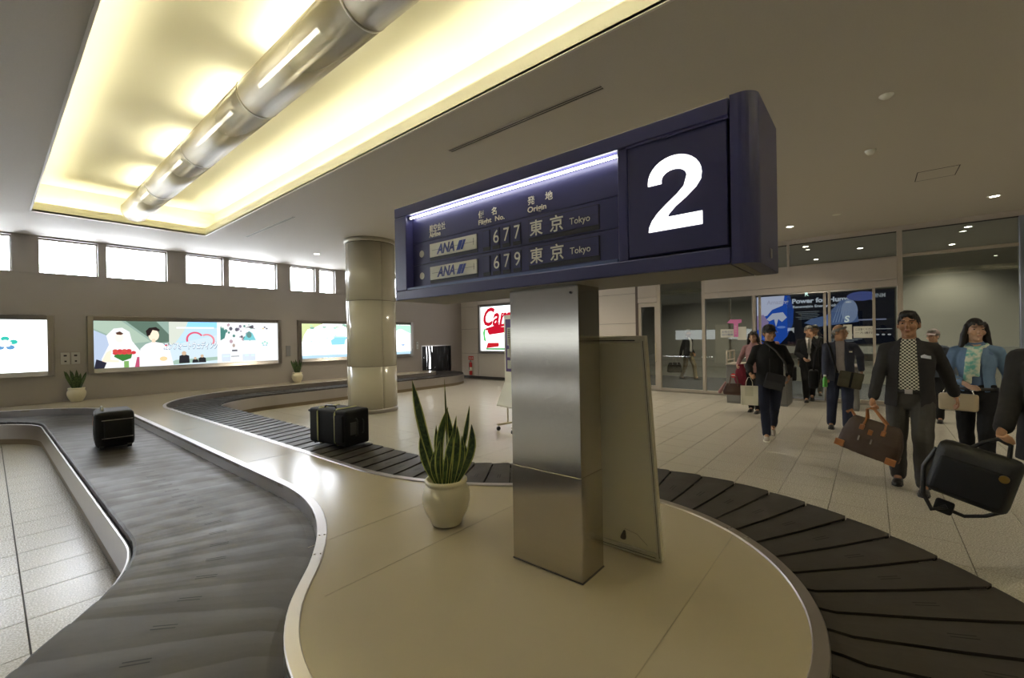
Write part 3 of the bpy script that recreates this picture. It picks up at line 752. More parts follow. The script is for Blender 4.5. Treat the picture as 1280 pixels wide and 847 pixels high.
small_plant('small green plant in a cream pot below the single grey wall box', 5.51, 12.36, .98)

# ------------------------------------------------------------ luggage
M['canvas'] = mat('black_canvas', (.010, .010, .011), .65, bump=.1, bscale=300, spec=.25); M['strap'] = mat('yellow_green_piping', (.62, .62, .30), .5)
def soft_box(mb, x0, x1, y0, y1, z0, z1, r, X=None, mi=0):
    # rounded box through a bevelled cube
    bm = bmesh.new(); bmesh.ops.create_cube(bm, size=1.0)
    for v in bm.verts: v.co = Vector(((x0 + x1) / 2 + v.co.x * (x1 - x0), (y0 + y1) / 2 + v.co.y * (y1 - y0), (z0 + z1) / 2 + v.co.z * (z1 - z0)))
    bmesh.ops.bevel(bm, geom=bm.edges[:], offset=r, segments=3, profile=.6, affect='EDGES')
    bm.verts.index_update(); mb.add([(X @ v.co) if X is not None else v.co for v in bm.verts], [[v.index for v in f.verts] for f in bm.faces], mi, True); bm.free(); return mb
lg = thing('suitcase', 'black soft suitcase with yellow-green piping standing on the middle belt', 'suitcase', (2.63, 4.84, .352), math.radians(8))
L, Wd, Hh = .66, .30, .42     # length along y
soft_box(MB(), -.16, .16, -.34, .34, .015, .415, .035).build('shell', M['canvas'], lg)
for y_ in (-.14, .17):
    r = .010; pts = [(-.163, y_, .05), (-.163, y_, .38), (-.13, y_, .418), (.13, y_, .418), (.163, y_, .38), (.163, y_, .05), (.13, y_, .012), (-.13, y_, .012)]
    MB().tube(pts, r, 6, closed=True).build('piping', M['strap'], lg)
soft_box(MB(), -.185, -.155, -.30, -.16, .06, .36, .012).build('front_pocket', M['canvas'], lg)
mb = MB(); mb.tube([(-.04, -.345, .12), (-.04, -.37, .14), (-.04, -.37, .30), (-.04, -.345, .32)], .009, 6); mb.tube([(.05, -.345, .14), (.05, -.365, .16), (.05, -.365, .28), (.05, -.345, .30)], .008, 6); mb.build('side_handle', M['boxblack'], lg)
mb = MB(); mb.box(-.11, -.02, -.346, -.341, .14, .28); mb.build('label_holder', mat('dark_grey_plastic', (.05, .05, .05), .4), lg)
mb = MB(); mb.tube([(-.07, -.05, .415), (-.07, -.03, .44), (-.07, .14, .44), (-.07, .16, .415)], .010, 6); mb.build('top_handle', M['boxblack'], lg)
for sy in (-.26, .26):
    for sx in (-.12, .12): MB().cyl((sx - .02, sy, .02), (sx + .02, sy, .02), .022, n=12).build('wheel', M['boxblack'], lg)
mb = MB(); mb.tube([(-.12, .34, .36), (-.12, .40, .37), (.12, .40, .37), (.12, .34, .36)], .012, 6); mb.build('tail_bumper', M['canvas'], lg)
l2 = thing('wheeled_bag', 'black wheeled travel bag with an orange and white tag on the left belt', 'bag', (.955, 7.01, .347), math.radians(-4))
soft_box(MB(), -.17, .17, -.27, .27, .02, .43, .06).build('shell', M['canvas'], l2)
soft_box(MB(), -.10, .15, -.30, -.25, .10, .34, .02).build('front_pocket', M['canvas'], l2)
mb = MB(); mb.box(-.12, .15, -.306, -.299, .335, .342); mb.box(-.12, .15, -.306, -.299, .13, .136); mb.build('zip', M['trim'], l2)
MB().tube([(-.10, -.10, .43), (-.10, -.06, .465), (-.10, .08, .465), (-.10, .12, .43)], .012, 6).build('top_handle', mat('pale_handle', (.35, .34, .28), .5), l2)
mb = MB()
for k_ in range(7):
    z = .06 + k_ * .055; xx = -.176 - .012 * math.sin(PI * k_ / 6)
    mb.add([(xx, -.20, z), (xx, -.13, z), (xx - .0, -.13, z + .055), (xx - .0, -.20, z + .055)], [(0, 1, 2, 3)], 0 if k_ in (4, 5) else 1)
mb.build('airline_tag', [mat('tag_orange', (.75, .30, .10), .5), mat('tag_white', (.62, .60, .62), .5)], l2)
for sx in (-.12, .12): MB().cyl((sx - .02, -.24, .03), (sx + .02, -.24, .03), .03, n=12).build('wheel', M['boxblack'], l2)
for sx in (-.12, .12): MB().cyl((sx - .02, .2, .03), (sx + .02, .2, .03), .03, n=12).build('wheel', M['boxblack'], l2)

# ------------------------------------------------------------ light boxes on the left wall
ST = M['boxframe']
def lightbox(name, label, x0, x1, z0, z1, frame, pos, face_m, fw_=.10, dep=.09):
    t = thing(name, label, 'light box', pos)
    w, h = x1 - x0, z1 - z0
    for (a, b, c2, d) in ((0, fw_, 0, h), (w - fw_, w, 0, h), (fw_, w - fw_, 0, fw_), (fw_, w - fw_, h - fw_, h)):
        mb = MB(); X = frame
        # sloped steel frame member: outer edge proud
        vs = []
        for (u, v) in ((a, c2), (b, c2), (b, d), (a, d)): vs.append(X @ Vector((u, v, 0)))
        for (u, v) in ((a, c2), (b, c2), (b, d), (a, d)):
            edge_out = (u < 1e-6 or u > w - 1e-6 or v < 1e-6 or v > h - 1e-6)
            vs.append(X @ Vector((u + (.012 if u < 1e-6 else -.012 if u > w - 1e-6 else 0), v + (.012 if v < 1e-6 else -.012 if v > h - 1e-6 else 0), dep if edge_out else dep * .45)))
        mb.add(vs, [(0, 1, 2, 3), (4, 5, 6, 7), (0, 1, 5, 4), (1, 2, 6, 5), (2, 3, 7, 6), (3, 0, 4, 7)]); mb.build('frame_member', ST, t)
    MB().box(fw_ - .01, w - fw_ + .01, fw_ - .01, h - fw_ + .01, .0, .03, X=frame).build('lit_face', face_m, t)
    return t
I4 = Matrix(((1, 0, 0, 0), (0, 0, -1, 0), (0, 1, 0, 0), (0, 0, 0, 1)))   # local frame facing -Y
I4X = Matrix(((0, 0, -1, 0), (-1, 0, 0, 0), (0, 1, 0, 0), (0, 0, 0, 1)))
LB = 1.05
PZ0, PZ1 = .942, 2.158
white_face = emis('poster_white', (.93, .98, 1), 2.0)
cols = {}
def pm(c, s=None):
    key = (c, s)
    if key not in cols: cols[key] = emis('print_%d' % len(cols), c, LB if s is None else s)
    return cols[key]
class Print:
    def __init__(s, fr, d=.0305): s.mb = MB(); s.m = []; s.fr = fr; s.d = d
    def mi(s, c, st=None):
        m = pm(c, st)
        if m not in s.m: s.m.append(m)
        return s.m.index(m)
    def poly(s, pts, c, st=None): s.d += .0004; s.mb.prism(pts, .0003, s.fr @ Matrix.Translation((0, 0, s.d)), s.mi(c, st)); return s
    def rect(s, x0, x1, y0, y1, c, st=None): return s.poly([(x0, y0), (x1, y0), (x1, y1), (x0, y1)], c, st)
    def ell(s, cx, cy, rx, ry, c, st=None, n=20, a0=0, a1=360): return s.poly([(cx + rx * math.cos(math.radians(a0 + (a1 - a0) * i / n)), cy + ry * math.sin(math.radians(a0 + (a1 - a0) * i / n))) for i in range(n + (0 if a1 - a0 == 360 else 1))], c, st)
    def arcb(s, cx, cy, r, w, a0, a1, c, n=14, st=None):
        o = [(cx + r * math.cos(math.radians(a0 + (a1 - a0) * i / n)), cy + r * math.sin(math.radians(a0 + (a1 - a0) * i / n))) for i in range(n + 1)]
        i_ = [(cx + (r - w) * math.cos(math.radians(a1 + (a0 - a1) * i / n)), cy + (r - w) * math.sin(math.radians(a1 + (a0 - a1) * i / n))) for i in range(n + 1)]
        return s.poly(o + i_, c, st)
    def text(s, t, x, y, size, c, bold=0, shear=0, width=None, st=None):
        s.d += .0004; text_into(s.mb, t, size, s.fr @ Matrix.Translation((x, y, s.d)), s.mi(c, st), ext=.0002, bold=bold, shear=shear, width=width); return s
    def done(s, parent, name='printed_picture'): return s.mb.build(name, s.m, parent, fix=False)
def petals(P, cx, cy, r, c1=(.05, .62, .50), c2=(.15, .38, .70)):
    for i, a in enumerate((90, 18, 162, -54, 234)):
        a_ = math.radians(a); px, py = cx + r * math.cos(a_), cy + r * math.sin(a_) * .82
        P.ell(px, py, r * .48, r * .40, c1 if i < 3 else c2); P.ell(cx + r * .45 * math.cos(a_), cy + r * .40 * math.sin(a_), r * .34, r * .26, (.93, .98, 1))
# 1: leftmost
b1 = lightbox('light_box', 'leftmost backlit white poster box with a green and blue petal logo', -2.7, .865, PZ0, PZ1, I4, (-2.7, YW, PZ0), white_face)
P = Print(I4); petals(P, 2.92, .66, .11); P.text('ひろしま信用', 2.30, .22, .10, (.55, .62, .68)); P.rect(1.9, 2.25, .2, .22, (.3, .35, .4)); P.done(b1)
# a box of the same kind on the west wall, outside the picture, mirrored in the steel pillar
lightbox('light_box', 'plain white backlit poster box outside the left picture edge', 0, 7.4, 0, .86, Matrix(((0, 0, 1, 0), (1, 0, 0, 0), (0, 1, 0, 0), (0, 0, 0, 1))), (XL, 3.6, 1.10), white_face)
# 2: wedding advert
x0, x1 = 1.327, 5.20; w = x1 - x0
b2 = lightbox('light_box', 'long backlit wedding poster with bride and groom between the two small plants', x0, x1, PZ0, PZ1, I4, (x0, YW, PZ0), white_face)
P = Print(I4); B = .10; T_ = 1.116
P.rect(B, 2.36, B, T_, (.30, .42, .36), 1.2)
P.poly([(B, B), (B, .92), (.62, .62), (.8, B)], (.55, .66, .85)); P.poly([(.62, T_), (1.15, .62), (1.5, .66), (1.15, T_)], (.14, .22, .17), 1.0); P.poly([(B, T_), (.55, T_), (1.05, .66), (.7, .62), (B, .95)], (.42, .54, .44), 1.2)
P.rect(1.38, 1.75, .45, T_, (.62, .66, .58), 1.3); P.poly([(1.55, .55), (1.75, T_), (2.36, T_), (2.36, .5)], (.25, .58, .95), 1.5); P.poly([(1.5, .62), (2.36, .75), (2.36, .98), (1.72, .98)], (.62, .85, .97)); 
P.poly([(1.30, B), (1.30, .55), (2.36, .80), (2.36, B)], (.72, .87, .95)); P.poly([(1.3, B), (2.36, .18), (2.36, .26), (1.5, .22)], (.35, .50, .42), 1.2)
P.rect(1.52, 2.28, .955, .995, (1, 1, 1))
# sea silhouettes
for cx, s_ in ((1.66, 1.0), (1.88, .6), (2.02, .75)):
    P.poly([(cx - .10 * s_, .135), (cx - .09 * s_, .27 * s_ + .04), (cx, .30 * s_ + .05), (cx + .10 * s_, .27 * s_ + .04), (cx + .11 * s_, .135)], (.03, .03, .035), 1); P.ell(cx, .32 * s_ + .05, .045 * s_, .05 * s_, (.75, .55, .38), 1)
# groom
P.poly([(.82, B), (.86, .5), (.95, .60), (1.08, .66), (1.25, .62), (1.38, .52), (1.46, B)], (.97, .98, 1)); P.ell(1.10, .80, .095, .13, (.93, .75, .58), 1.3)
P.poly([(.98, .78), (.96, .90), (1.02, .97), (1.14, .99), (1.21, .93), (1.20, .89), (1.08, .92), (1.03, .80)], (.03, .02, .02), 1); P.poly([(1.06, .64), (1.13, .64), (1.12, .72), (1.07, .72)], (.88, .68, .5), 1.2)
P.rect(1.30, 1.36, .55, .60, (.85, .1, .1)); P.ell(1.27, .26, .07, .05, (.9, .65, .35), 1.2)
# bride
P.poly([(.26, B), (.22, .30), (.34, .60), (.30, .80), (.42, .95), (.56, .97), (.68, .88), (.72, .68), (.86, .45), (.84, B)], (.97, .98, 1)); P.poly([(.22, .24), (.30, .44), (.38, .50), (.36, .28), (.5, .26), (.5, .22)], (.93, .74, .58), 1.3)
P.ell(.51, .76, .07, .11, (.97, .80, .66), 1.4); P.poly([(.45, .86), (.52, .89), (.58, .84), (.54, .81), (.47, .82)], (.12, .06, .04), 1)
P.poly([(.42, .34), (.56, .24), (.70, .30), (.72, .40), (.44, .42)], (.06, .24, .05), 1)
for i in range(9): P.ell(.44 + (i % 5) * .075, .42 + (i // 5) * .045, .045, .038, (.62, .05 + .03 * (i % 2), .06), 1.2, n=10)
P.rect(.58, .66, B, .24, (.25, .5, .15), 1); P.poly([(.76, B), (.80, .32), (.84, .32), (.84, B)], (.6, .1, .2), 1); P.poly([(B, B), (.14, .3), (.30, .22), (.26, B)], (.03, .03, .05), 1)
# heart and headline
P.arcb(1.88, .70, .18, .04, 30, 200, (.85, .12, .22)); P.arcb(2.12, .66, .17, .04, -35, 120, (.92, .30, .36))
P.text('コンフォートウェディング', 1.265, .475, .19, (.10, .22, .40), bold=.009, width=1.09, shear=.1, st=1); P.text('コンフォートウェディング', 1.27, .48, .19, (1, 1, 1), bold=.001, width=1.07, shear=.1, st=1.2)
P.rect(2.36, 3.775, B, T_, (.97, 1, 1)); P.rect(2.34, 2.375, B, T_, (1, 1, 1))
# right half: collage
rnd = random.Random(3)
for i in range(26):
    cx, cy = 2.42 + rnd.random() * .75, .62 + rnd.random() * .44; s_ = .014 + rnd.random() * .030
    P.ell(cx, cy, s_, s_ * 1.2, [(.1, .25, .22), (.25, .2, .28), (.35, .5, .45), (.5, .35, .4), (.12, .12, .15)][i % 5], 1.2, n=7)
P.poly([(2.41, .66), (2.41, .98), (2.48, .96), (2.53, .85), (2.50, .72)], (.08, .25, .22), 1.1); P.poly([(2.92, .66), (3.0, .84), (3.06, .9), (3.14, .84), (3.22, .66)], (.18, .55, .6), 1.3); P.ell(3.06, .80, .06, .08, (.15, .3, .28), 1.1)
P.poly([(2.95, .98), (3.10, 1.03), (3.22, .95), (3.05, .99)], (.1, .08, .1), 1)
P.rect(2.66, 2.78, .38, .42, (.12, .12, .15), 1); P.ell(2.70, .53, .03, .045, (.45, .35, .3), 1.2); P.rect(2.64, 2.82, .245, .262, (.2, .22, .28), 1)
P.rect(2.43, 2.62, .13, .32, (.75, .84, .98)); P.rect(2.45, 2.60, .24, .29, (.55, .66, .85), 1.5); P.rect(2.90, 3.20, .13, .30, (.78, .86, .98)); P.rect(2.95, 3.04, .24, .29, (.55, .68, .85), 1.5); P.rect(3.10, 3.18, .24, .29, (.55, .68, .85), 1.5)
petals(P, 3.44, .56, .055, (.35, .8, .68), (.45, .75, .82)); P.ell(3.44, 1.00, .025, .02, (.12, .08, .12), 1, n=6); P.ell(3.40, .965, .02, .018, (.9, .55, .15), 1.2, n=6); P.ell(3.49, .965, .025, .02, (.12, .08, .12), 1, n=6)
P.done(b2)
# 3: garden poster behind the column
x0, x1 = 5.645, 9.67
b3 = lightbox('light_box', 'backlit landscape poster partly hidden behind the round column', x0, x1, PZ0, PZ1, I4, (x0, YW, PZ0), white_face)
P = Print(I4); P.rect(.10, 3.925, .10, .19, (.55, .80, .97)); P.poly([(.10, .5), (.10, 1.116), (.75, 1.116), (.5, 1.0), (.3, .95), (.2, .8)], (.80, .90, .45))
for i in range(40):
    cx, cy = .35 + rnd.random() * 3.4, .98 + rnd.random() * .11; P.ell(cx, cy, .04 + .05 * rnd.random(), .02 + .02 * rnd.random(), [(.25, .45, .35), (.5, .75, .45), (.35, .6, .5), (.7, .88, .7)][i % 4], 1.4, n=7)
for i in range(12): P.ell(.2 + rnd.random() * 3.5, .55 + rnd.random() * .4, .05, .018, (.7, .9, .85), None, n=7)
P.poly([(1.0, .48), (.98, .62), (1.1, .70), (1.55, .72), (1.45, .62), (1.42, .48)], (.25, .58, .82), 1.5); P.rect(1.04, 1.46, .70, .74, (.4, .75, .78), 1.5)
for i in range(14): P.rect(.95 + i * .09, 1.0 + i * .09, .34 + .01 * (i % 3), .365 + .01 * (i % 3), (.9, .35, .4), 1.4)
for i in range(12): P.rect(.95 + i * .10, 1.0 + i * .10, .25, .268, (.3, .35, .5), 1.2)
P.ell(1.93, .35, .05, .04, (.9, .25, .3)); P.poly([(3.45, .42), (3.6, .46), (3.7, .42), (3.6, .38)], (.35, .45, .75), 1.4); P.poly([(3.3, .9), (3.5, .98), (3.93, .8), (3.93, 1.1), (3.3, 1.1)], (.45, .75, .6), 1.4)
P.done(b3)
# baseball poster on the cream wall: visible red script
b4 = lightbox('light_box', 'upright backlit poster with red script lettering on the cream wall', 0, 2.30, 0, 1.86, I4X, (XW - .005, 11.62, .97), emis('poster_cool', (.90, .97, 1), 2.0), dep=.10)
P = Print(I4X); P.text('Carp', .14, 1.06, .92, (.62, .01, .03), bold=.026, shear=.32, width=1.5, st=1); P.poly([(.32, .94), (.9, 1.06), (2.1, 1.20), (2.1, 1.12), (.95, .96), (.36, .86)], (.62, .01, .03), 1); P.poly([(.42, .84), (.60, .98), (1.6, .98), (1.6, .80), (.52, .70)], (.62, .01, .03), 1)
P.poly([(.24, .50), (.20, .80), (.28, .95), (.34, .93), (.30, .70), (.36, .42)], (.10, .48, .12), 1.4); P.poly([(.36, .20), (.44, .40), (1.0, .40), (1.0, .26), (.6, .22)], (.62, .02, .03), 1); P.rect(.35, 1.45, .14, .20, (.08, .40, .10), 1)
P.done(b4)

# ------------------------------------------------------------ small things on the walls
def wallbox(label, x0, x1, z0, z1, m=M['trim'], marks=True, name='wall_box', grp=None, cat='box'):
    t = thing(name, label, cat, ((x0 + x1) / 2, YW, (z0 + z1) / 2), group=grp); w, h = (x1 - x0) / 2, (z1 - z0) / 2
    MB().bbox(-w, w, -.03, 0, -h, h, .004).build('cover', m, t)
    if marks:
        MB().box(-w * .35, w * .35, -.032, -.03, h * .35, h * .62).build('keyhole', M['boxblack'], t); MB().box(-w * .2, w * .3, -.032, -.03, -h * .6, -h * .35).build('keyhole', M['boxblack'], t)
gm = mat('grey_cover', (.50, .49, .46), .4)
wallbox('grey wall switch box beside the leftmost light box', .945, 1.075, 1.16, 1.40, gm)
wallbox('grey wall switch box beside the wedding light box', 1.095, 1.225, 1.16, 1.40, gm)
wallbox('plain dark grey wall box between the long light boxes', 5.335, 5.455, 1.135, 1.43, mat('dark_cover', (.22, .22, .22), .4), False)
wallbox('slim pale call panel left of the baggage hatch', 9.845, 9.93, 1.20, 1.455, mat('pale_cover', (.55, .58, .58), .4), True, 'call_panel', None, 'panel')
fe = thing('fire_extinguisher', 'red fire extinguisher on the cream wall near the baggage hatch', 'extinguisher', (XW - .09, 12.06, .13))
prof = [(0, 0), (.055, 0), (.06, .02), (.06, .42), (.05, .46), (.02, .49), (.02, .52), (0, .52)]
MB().lathe(prof, 16).build('cylinder', mat('extinguisher_red', (.55, .03, .03), .35), fe)
MB().lathe([(.061, .16), (.062, .16), (.062, .30), (.061, .30)], 16).build('paper_label', M['flapw'], fe)
mb = MB(); mb.cyl((0, 0, .5), (0, 0, .56), .018, n=8); mb.tube([(0, 0, .54), (-.05, 0, .55), (-.08, 0, .48), (-.075, 0, .2)], .01, 6); mb.build('hose', M['boxblack'], fe)
fs = thing('extinguisher_sign', 'small red sign plate above the fire extinguisher', 'sign', (XW - .008, 12.12, .78))
MB().bbox(-.004, .003, -.14, .14, -.075, .075, .001).build('plate', mat('sign_red', (.55, .06, .05), .5), fs)
mb = MB(); text_into(mb, '消火器', .08, frameX(-.0045, .12, -.03), ext=.0004, width=.24); mb.build('lettering', M['flapw'], fs, fix=False)

# ------------------------------------------------------------ leaflet stand half hidden by the pillar
rk = thing('leaflet_stand', 'white leaflet stand with purple notice panel behind the steel pillar', 'stand', (5.62, 4.72, 0), math.radians(-12))
RK = M['boardf']
MB().bbox(-.02, .02, -.36, .11, .80, 1.93, .004).build('back_board', M['flapw'], rk)
MB().bbox(-.026, -.02, -.36, .065, .98, 1.86, .001).build('notice', mat('purple_print', (.07, .035, .16), .5), rk)
mb = MB()
for (y0, y1, z0, z1) in ((-.34, .02, 1.42, 1.72), (-.34, .02, 1.22, 1.36), (-.34, .02, 1.03, 1.17)): mb.box(-.028, -.026, y0, y1, z0, z1)
mb.build('leaflet', mat('leaflet_grey', (.42, .42, .36), .5), rk)
mb = MB()
for k_ in range(8): mb.box(-.0285, -.028, -.06, .0, 1.45 + k_ * .032, 1.465 + k_ * .032)
mb.build('lettering', M['boxblack'], rk)
mb = MB(); mb.add([(-.02, .11, .80), (-.02, -.36, .80), (-.17, .16, .42), (-.17, -.40, .42), (-.01, .11, .80), (-.01, -.36, .80), (-.16, .16, .40), (-.16, -.40, .40)], [(0, 1, 3, 2), (4, 5, 7, 6), (0, 4, 6, 2), (1, 5, 7, 3), (0, 1, 5, 4), (2, 3, 7, 6)])
mb.build('shelf', M['flapw'], rk)
for y_ in (.07, -.32): MB().cyl((0, y_, .09), (0, y_, .82), .014, n=8).build('leg', RK, rk)
for y_ in (.07, -.32):
    MB().bbox(-.22, .22, y_ - .02, y_ + .02, .085, .115, .003).build('foot_bar', RK, rk)
    for x_ in (-.2, .2):
        MB().cyl((x_, y_ - .012, .036), (x_, y_ + .012, .036), .036, n=12).build('castor', M['boxblack'], rk)

# ------------------------------------------------------------ exit gate consoles
G = mat('console_grey', (.17, .17, .16), .4)
def console(label, x, y, rz=0, rail=True):
    t = thing('gate_console', label, 'console', (x, y, 0), rz, None)
    MB().bbox(-.10, .62, -.14, .14, 0, .86, .006).build('cabinet', G, t)
    MB().bbox(-.12, .64, -.155, .155, .86, .885, .004).build('top_plate', M['alu'], t)
    if rail:
        mb = MB()
        mb.tube([(-.09, .13, .88), (-.09, .13, 1.16), (.60, .13, 1.16), (.60, .13, .88)], .018, 8); mb.tube([(-.09, .13, .96), (.60, .13, .96)], .014, 8); mb.tube([(.2, .13, .96), (.2, .13, 1.16)], .016, 8); mb.build('rail', M['alu'], t)
        mb = MB(); mb.cyl((-.102, 0, .62), (-.108, 0, .62), .05, n=16); mb.build('stop_lamp', mat('stop_red', (.45, .02, .02), .4, emit=.25), t)
        MB().box(-.111, -.108, -.035, .035, .61, .63).build('stop_bar', M['flapw'], t)
    MB().bbox(-.106, -.10, -.12, .12, .05, .80, .002).build('front_plate', mat('console_plate', (.22, .22, .21), .35, metal=.4), t)
    return t
console('grey exit gate console with rail and red no-entry light left of the capped man', 10.72, 2.40)
console('plain grey exit gate console right of the capped man', 10.80, 1.52, 0, False)
console('grey exit gate console behind the man in the blue blazer', 10.9, .35, 0, False)

# notices on the glass
def notice(label, y, z, w, h, cm, txt=None, tcol=None, x=XW - .010):
    t = thing('paper_notice', label, 'notice', (x, y, z)); MB().box(-.0015, .0015, -w / 2, w / 2, -h / 2, h / 2).build('sheet', cm, t)
    if txt:
        mb = MB()
        for i, s_ in enumerate(txt): text_into(mb, s_, .055, frameX(-.0035, w / 2 - .03, h / 2 - .085 - i * .075), ext=.0005, width=w - .06)
        mb.build('lettering', tcol or M['boxblack'], t, fix=False)
    return t
pw = mat('paper_white', (.66, .66, .58), .6); pk = mat('paper_pink', (.72, .22, .50), .6)
notice('white paper notice on the glass left of the pink arrow', 2.86, 1.565, .31, .21, pw, ['お知らせ', '出口専用'], mat('print_blue', (.1, .15, .35), .6))
notice('white paper notice on the glass right of the pink arrow', 2.52, 1.56, .20, .33, pw)
ar = thing('arrow_notice', 'pink paper arrow stuck on the glass door', 'notice', (XW - .016, 2.66, 1.69)); X = frameX(-.001, 0, 0)
mb = MB(); mb.prism([(-.20, .14), (-.10, .24), (-.10, .22), (.14, .22), (.14, .14), (.06, .12), (.06, -.22), (-.04, -.22), (-.04, .12)], .002, X); mb.build('sheet', pk, ar)
mb = MB()
for k_ in range(4): text_into(mb, '出', .05, frameX(-.0045, .02, .03 - k_ * .06), ext=.0004)
mb.build('lettering', pw, ar, fix=False)
notice('wide white notice with printing on the glass right of the exit opening', .14, 1.54, .35, .25, pw, ['ご注意ください', '一方通行'], None, XW - .012)
notice('narrow blank white notice at the left edge of the wide one', .415, 1.55, .15, .32, pw, None, None, XW - .012)

# ------------------------------------------------------------ big illuminated advert in the corridor
ax = XB - .06; ay0, ay1, az0, az1 = 2.98, -.50, 1.19, 2.76
ad = thing('advert_panel', 'dark illuminated advert of globe and turbine behind the exit doors', 'advert', (ax, ay0, az0)); w = ay0 - ay1; h = az1 - az0
MB().box(-.03, w + .03, -.03, h + .03, -.05, 0, X=I4X).build('panel', M['boxblack'], ad)
P = Print(I4X, .001); K = .5
P.rect(0, w, 0, h, (.008, .010, .018), K); P.poly([(0, 0), (0, h), (.95, h), (1.05, h * .7), (1.02, h * .4), (.85, h * .15), (.65, 0)], (.02, .09, .48), K)
P.poly([(0, h * .55), (0, h), (.8, h), (.75, h * .8), (.45, h * .72), (.3, h * .6)], (.55, .62, .80), K); P.poly([(0, h * .3), (0, h * .6), (.2, h * .62), (.35, h * .45), (.2, h * .3)], (.30, .24, .42), K)
P.poly([(.28, h * .52), (.45, h * .64), (.75, h * .66), (.86, h * .55), (.72, h * .46), (.62, h * .52), (.55, h * .36), (.5, h * .52), (.36, h * .48)], (.50, .56, .68), K)
P.ell(.45, h * .25, .16, .05, (.12, .22, .65), K); P.ell(.7, h * .35, .12, .04, (.15, .28, .7), K); P.ell(.3, h * .12, .14, .05, (.10, .2, .6), K)
P.text('Amazing', .30, h - .26, .19, (.45, .48, .62), bold=.004, width=.62, st=K); P.text('Power for Human Life!', 1.00, h - .27, .20, (.62, .68, .82), bold=.007, width=2.0, st=K * 1.3)
P.text('Renewable Energy Solution', 1.02, h - .42, .11, (.60, .66, .78), bold=.003, width=1.35, st=K * 1.2)
for i in range(5): P.rect(1.1 + .07 * (i % 3), 1.72 - .05 * (i % 2), h - .56 - i * .055, h - .548 - i * .055, (.35, .4, .45), K)
P.poly([(1.32, h * .42), (1.5, h * .50), (1.9, h * .56), (2.25, h * .84), (2.5, h * .86), (2.62, h * .72), (2.68, h * .42), (2.2, h * .38), (1.7, h * .34)], (.13, .20, .42), K)
P.ell(2.46, h * .63, .20, h * .22, (.30, .38, .62), K); P.ell(2.44, h * .80, .07, .025, (.8, .85, .95), K)
for i in range(6): P.poly([(2.05 + i * .07, h * .42), (2.20 + i * .055, h * (.74 + .015 * i)), (2.21 + i * .055, h * (.74 + .015 * i)), (2.07 + i * .07, h * .42)], (.35, .45, .70), K)
P.rect(2.66, 3.3, h * .44, h * .465, (.30, .32, .50), K); P.text('S', 2.33, h * .42, .26, (.85, .92, .92), bold=.008, shear=.15, st=K * 1.3)
P.ell(2.75, h * .9, .35, h * .09, (.10, .13, .40), K); P.text('HNM', 3.0, h - .22, .17, (.42, .44, .48), bold=.004, width=.28, st=K)
P.rect(3.06, 3.42, h * .27, h * .28, (.6, .6, .65), K)
for i in range(3): P.ell(3.10 + i * .13, h * .17, .04, .025, (.55, .55, .6), K)
for i in range(5): P.ell(2.0 + i * .17, h * .17, .035, .025, (.5, .5, .55), K)
for i in range(3): P.rect(2.0, 2.75 - .1 * i, h * .09 - i * .035, h * .098 - i * .035, (.35, .38, .42), K)
P.text('R', 1.35, h - .05, .16, (.6, .85, .8), bold=.004, st=1.4)
P.done(ad)
rl = MB().box(XB - .25, XB - .05, -3.5, 3.3, .9, 1.12).build('handrail_ledge', mat('ledge_grey', (.25, .26, .26), .3)); tag(rl, 'grey ledge running along the corridor wall below the advert', 'ledge')

# ------------------------------------------------------------ ceiling fittings
def downlight(x, y, label, grp=None, e=DOWN):
    t = thing('downlight', label, 'light', (x, y, CEIL - .001), group=grp)
    MB().lathe([(.085, .0), (.085, -.006), (.060, -.008), (.058, .0)], 24).build('trim_ring', M['flapw'], t)
    MB().cyl((0, 0, -.003), (0, 0, -.001), .058, n=20).build('lens', M['down'], t)
    l = bpy.data.lights.new('downlight_beam', 'SPOT'); l.energy = e; l.spot_size = math.radians(130); l.spot_blend = .7; l.color = (1, .88, .68); l.shadow_soft_size = .06
    lo = bpy.data.objects.new('downlight_beam', l); C.objects.link(lo); lo.location = (x, y, CEIL - .03)
downlight(10.49, 1.27, 'round ceiling downlight right beside the end of the blue sign')
downlight(10.50, -1.56, 'bright round ceiling downlight near the right edge above the glass front')
downlight(5.27, 10.63, 'round ceiling downlight near the windows left of the round column')
downlight(10.49, 4.1, 'added round ceiling downlight before the glazed door, hidden behind the sign'); downlight(10.49, 6.95, 'added round ceiling downlight before the plain cream wall, hidden behind the sign')  # these and the next hall downlights are unseen, added for general room light
downlight(8.2, 10.6, 'unseen round ceiling downlight added in front of the baggage hatch')
downlight(5.3, -2.8, 'added round ceiling downlight outside the right picture edge'); downlight(5.3, -5.6, 'added round ceiling downlight outside the picture near the rear wall')
downlight(10.49, -4.4, 'added round ceiling downlight outside the right picture edge by the glass'); downlight(7.4, 4.1, 'unseen round ceiling downlight added over the middle of the hall floor')
downlight(7.4, 7.0, 'unseen round ceiling downlight added over the far hall floor')
for (x_, y_, lb) in ((13.2, 1.27, 'corridor ceiling downlight seen left through the high glass'), (14.5, .22, 'brighter corridor ceiling downlight seen in the middle of the high glass'), (15.75, 1.26, 'small deep corridor downlight low in the high glass'),
                     (13.2, -1.58, 'upper corridor downlight above the woman'), (15.6, -1.58, 'lower corridor downlight above the woman'), (14.5, 4.6, 'corridor downlight above the man with the holdall'), (14.5, -4, 'corridor downlight beyond the right picture edge')):
    downlight(x_, y_, lb, None, CDOWN)
def detector(label, x, y, r, h, nm='smoke_detector'):
    t = thing(nm, label, 'detector', (x, y, CEIL)); MB().lathe([(0, -h), (r * .5, -h), (r * .8, -h * .6), (r, -h * .2), (r, 0)], 20).build('housing', M['flapw'], t)
